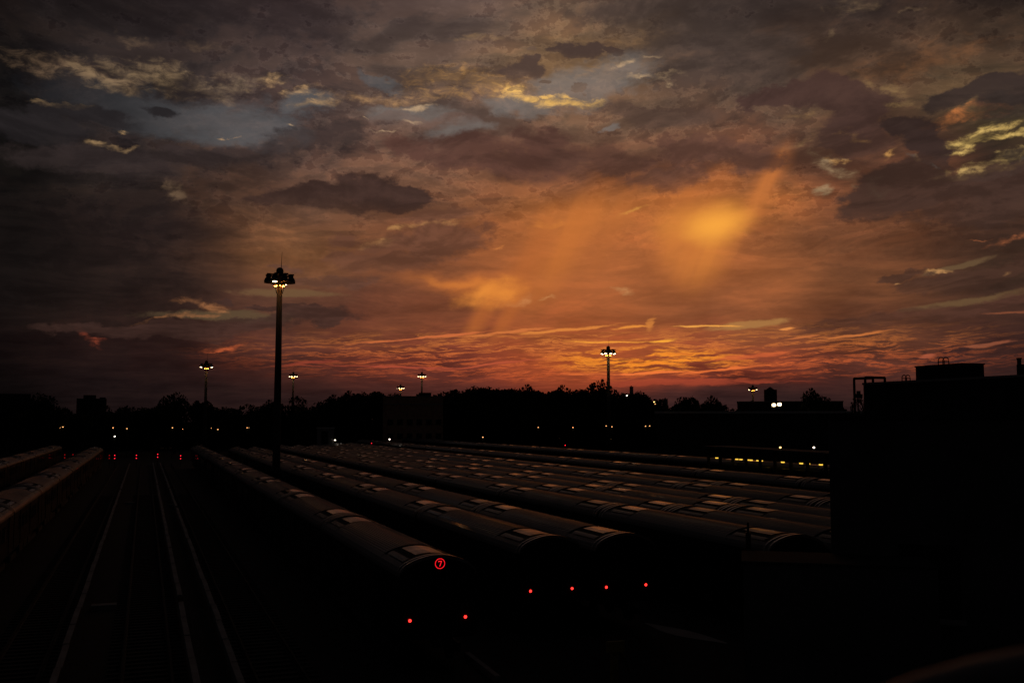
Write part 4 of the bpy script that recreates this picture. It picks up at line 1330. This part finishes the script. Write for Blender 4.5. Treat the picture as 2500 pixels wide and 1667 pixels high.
bulb = {'amber': lamp_mesh('bulb', 'amber_lamp', 0.125, 0.10), 'white': lamp_mesh('bulb', 'white_lamp', 0.155, 0.12),
        'warm': lamp_mesh('bulb', 'warm_white_lamp', 0.155, 0.11), 'faint': lamp_mesh('bulb', 'amber_lamp', 0.06, 0.05)}
STREET = [
    (153.5, 1042, 236, 'amber', 'amber street lamp leftmost of all the far yard lamps'),
    (147, 1044, 236, 'faint', 'faint lamp beside the leftmost amber street lamp'),
    (276, 1044, 236, 'amber', 'amber street lamp above the white lamp at the left train end'),
    (310, 1046, 236, 'amber', 'amber street lamp straight beyond the empty tracks'),
    (421, 1044, 236, 'amber', 'amber street lamp below the broad tree by the left far mast'),
    (446, 1047, 236, 'faint', 'faint lamp between the broad tree and the left far mast'),
    (516, 1045, 236, 'faint', 'faint lamp just right of the left far mast'),
    (532, 1048, 236, 'amber', 'amber street lamp right of the left far mast'),
    (603.5, 1044, 236, 'amber', 'left lamp of the amber pair left of the tallest mast'),
    (607.5, 1044, 236, 'faint', 'right fainter lamp of the amber pair left of the tallest mast'),
    (776, 1053, 236, 'faint', 'faint lamp at the corner of the small pale hut'),
    (280, 1065, 230, 'white', 'bright white yard lamp at the end of the left hand train'),
    (818, 1074, 205, 'white', 'bright white yard lamp right of the small pale hut'),
    (951, 1072, 205, 'white', 'bright white yard lamp before the brown building'),
    (1179, 1067, 210, 'amber', 'amber lamp low over the trains under the thick row of trees'),
    (1314, 1043, 236, 'amber', 'amber street lamp under the trees, left one of two spaced lamps'),
    (1399, 1043.5, 236, 'amber', 'amber street lamp under the trees, midway to the sunset mast'),
    (1480, 1039.5, 236, 'amber', 'amber lamp left of the sunset mast pole'),
    (1494, 1041.5, 236, 'amber', 'amber lamp right of the sunset mast pole'),
    (1491, 1073, 200, 'faint', 'faint white lamp at the foot of the sunset mast'),
    (1576, 1040, 236, 'amber', 'left lamp of the amber pair right of the sunset mast'),
    (1586, 1039.5, 236, 'amber', 'right lamp of the amber pair right of the sunset mast'),
    (1617, 1038, 236, 'faint', 'faint lamp right of the amber pair'),
    (1730, 1039.5, 240, 'amber', 'amber lamp below the right end of the woods, first of three'),
    (1754, 1039.5, 240, 'amber', 'amber lamp in the middle of three below the long shed'),
    (1771, 1038.5, 240, 'faint', 'faint white lamp last of three below the long shed'),
    (1530.5, 965.5, 236, 'white', 'white street lamp against the dark crown right of the sunset mast'),
    (1597, 981, 236, 'warm', 'tilted street lamp at the right end of the woods, upper one'),
    (1599.5, 986, 236, 'amber', 'tilted street lamp at the right end of the woods, lower one'),
    (1905, 1092, 150, 'warm', 'warm lamp over the canopy at the right'),
    (1987, 1092, 150, 'white', 'white lamp over the canopy at the far right'),
]
for u, v, rng, kind, label in STREET:
    p = at_range(u, v, rng)
    grp = 'far lamps of the yard'
    t = thing('street_lamp', label, 'lamp', (p.x, p.y, 0), -math.atan2(p.x, p.y), grp)
    q = put('post', post_me, t); q.scale = (1, 1, max(0.5, p.z + 0.1)); q.location = (0, 0.2, 0)
    put('hood', arm_me, t, (0, 0.05, p.z + 0.05))
    put('bulb', bulb[kind], t, (0, 0, p.z))
# twin dazzling floods on the flat roofed building
for u, v, lab in ((1889.5, 988.5, 'dazzling white flood lamp on the flat roofed building, left of a pair'), (1903, 987, 'dazzling white flood lamp on the flat roofed building, right of a pair')):
    p = at_range(u, v, 238)
    t = thing('flood_lamp', lab, 'lamp', (p.x, p.y, p.z), -math.atan2(p.x, p.y), 'twin flood lamps')
    MB().lathe([(0.10, -0.34), (0.36, -0.26), (0.46, 0.0), (0.36, 0.26), (0.10, 0.34)], 12).build('lens', 'flood_light', parent=t)
    MB().box(-0.5, 0.5, 0.42, 0.6, -0.45, 0.45).tube([(0, 0.6, 0), (0, 11.5, -0.2)], 0.06, 6).build('housing', 'housing_black', parent=t)

# dwarf signals with two red lights at the ends of the tracks
sig_me = MB().lathe([(0.01, -0.012), (0.07, -0.01), (0.085, 0.0)], 10).mesh('red_lens', 'red_signal')
SIG = [(333, 1114.7, 'red'), (385, 1112, 'red'), (441, 1115.7, 'red'), (280, 1115, 'red'), (267, 1115, 'dim'), (178, 1113, 'dim'), (158, 1113.5, 'dim'), (103, 1116, 'dim'), (907, 1085, 'red')]
SLAB = ['red double signal at the end of the middle empty track', 'red double signal right of the middle empty track, slightly higher',
        'red double signal left of the train with the number sign', 'red double signal beside the end of the left hand train', 'dim red double signal touching the brighter one by the left hand train',
        'small red signal between the two left hand trains, right one', 'dim red signal between the two left hand trains, middle one', 'dim red signal between the two left hand trains, leftmost',
        'red double signal beyond the trains before the brown building']
small_sig = MB().lathe([(0.01, -0.012), (0.07, -0.01), (0.085, 0.0)], 10).mesh('red_lens', 'red_dim')
for (u, v, k), label in zip(SIG, SLAB):
    rng = 192.0
    p = at_range(u, v, rng)
    t = thing('track_signal', label, 'signal', (p.x, p.y, 0), -math.atan2(p.x, p.y), 'red signals at the track ends')
    MB().box(-0.16, 0.16, 0.0, 0.22, p.z - 0.5, p.z + 0.5).build('case', 'housing_black', parent=t)
    MB().tube([(0, 0.11, -0.2), (0, 0.11, p.z - 0.5)], 0.05, 6).build('post', 'housing_black', parent=t)
    for dz_ in (-0.26, 0.26):
        q = put('red_lens', sig_me if k == 'red' else small_sig, t, (0, -0.004, p.z + dz_))
        q.rotation_euler = (-math.pi / 2, 0, 0)
p = at_range(1380, 1087, 190)
t = thing('marker_lamp', 'single red marker light over the far train roofs at the middle', 'lamp', (p.x, p.y, 0), -math.atan2(p.x, p.y))
MB().tube([(0, 0.1, -0.2), (0, 0.1, p.z)], 0.05, 6).build('post', 'housing_black', parent=t)
put('red_lens', sig_me, t, (0, -0.02, p.z)).rotation_euler = (-math.pi / 2, 0, 0)

# ================================================================= near things
# pale boxes lying between the rails
for u, v, w, d_, label in ((254, 1476, 1.0, 0.5, 'pale flat box between the rails near the lower left'), (316, 1226, 0.9, 0.4, 'pale flat box far down the middle empty track'),
                           (421, 1231, 0.8, 0.5, 'pale flat box beside the right hand cover board')):
    p = on_ground(u, v, -0.05)
    t = thing('junction_box', label, 'box', (p.x, p.y, -0.22), 0.0, 'flat boxes between the rails')
    MB().box(-w / 2, w / 2, -d_ / 2, d_ / 2, 0.0, 0.17).build('case', 'cover_board', parent=t)
    MB().box(-w / 2 - 0.02, w / 2 + 0.02, -d_ / 2 - 0.02, d_ / 2 + 0.02, 0.173, 0.20).build('lid', 'cover_board', parent=t)
# bumping post at the end of the second train's track
p = on_ground(1500, 1660)
t = thing('bumping_post', 'dull yellow bumping post before the two touching trains', 'buffer stop', (p.x, p.y, -0.2), math.radians(-6))
zz = at_range(1500, 1550, Vector((p.x, p.y)).length).z
MB().box(-0.10, 0.10, -0.1, 0.1, 0, zz).build('post', 'yellow_paint', parent=t)
MB().box(-0.3, 0.3, -0.16, -0.103, zz - 0.28, zz + 0.05).build('buffer', 'yellow_paint', parent=t)
MB().tube([(0.02, 0.1, zz - 0.15), (0.75, 1.1, zz * 0.45), (1.1, 1.6, 0)], 0.06, 8).build('brace', 'yellow_paint', parent=t)
# pale walkway edge and slab on the ground right of the red sign train
A, B_ = on_ground(1140, 1592, 0.0), on_ground(1215, 1650, 0.0)
d = B_ - A
t = put('walkway', MB().box(0, d.length, -0.09, 0.09, -0.2, 0.02).mesh('walkway', 'cover_board'), None, A, math.atan2(d.y, d.x))
t['kind'] = 'structure'
A, B_ = on_ground(1575, 1508, 0.0), on_ground(1775, 1556, 0.0)
d = B_ - A
b = MB()
n = 14
for k in range(n):
    x0, x1 = d.length * k / n, d.length * (k + 1) / n
    w = lambda q: 0.08 + 0.55 * math.sin(math.pi * min(1, max(0, (q / d.length)))) ** 1.3
    b.face([(x0, -w(x0), -0.19), (x1, -w(x1), -0.19), (x1, w(x1) * 0.6, -0.19), (x0, w(x0) * 0.6, -0.19)])
    b.face([(x0, -w(x0), -0.21), (x1, -w(x1), -0.21), (x1, -w(x1), -0.19), (x0, -w(x0), -0.19)])
o = b.build('concrete_pad', 'concrete_grey', loc=A, rotz=math.atan2(d.y, d.x))
o['kind'] = 'structure'
# the platform's own handrail, close by and out of focus
t = thing('handrail', 'blurred pale handrail close by at the lower right corner', 'railing', (0, 0, 0))
pts = [at_range(u, v, r_) for u, v, r_ in ((2080, 1765, 1.05), (2260, 1700, 1.0), (2400, 1664, 0.97), (2520, 1645, 0.95), (2800, 1610, 0.93))]
smooth_shade(MB().tube(pts, 0.021, 16).build('rail', 'handrail_steel', parent=t))
b = MB()
q = at_range(2700, 1585, 0.94)
b.tube([q, q - Vector((0, 0, 1.05))], 0.018, 12)
b.build('post', 'handrail_steel', parent=t)
# the platform underfoot
o = MB().box(-6, 8, -6.0, 0.35, CAM_H - 1.9, CAM_H - 1.65).build('platform', 'concrete_grey')
o['kind'] = 'structure'
cam_data.dof.use_dof = True
cam_data.dof.focus_distance = 70.0
cam_data.dof.aperture_fstop = 3.2
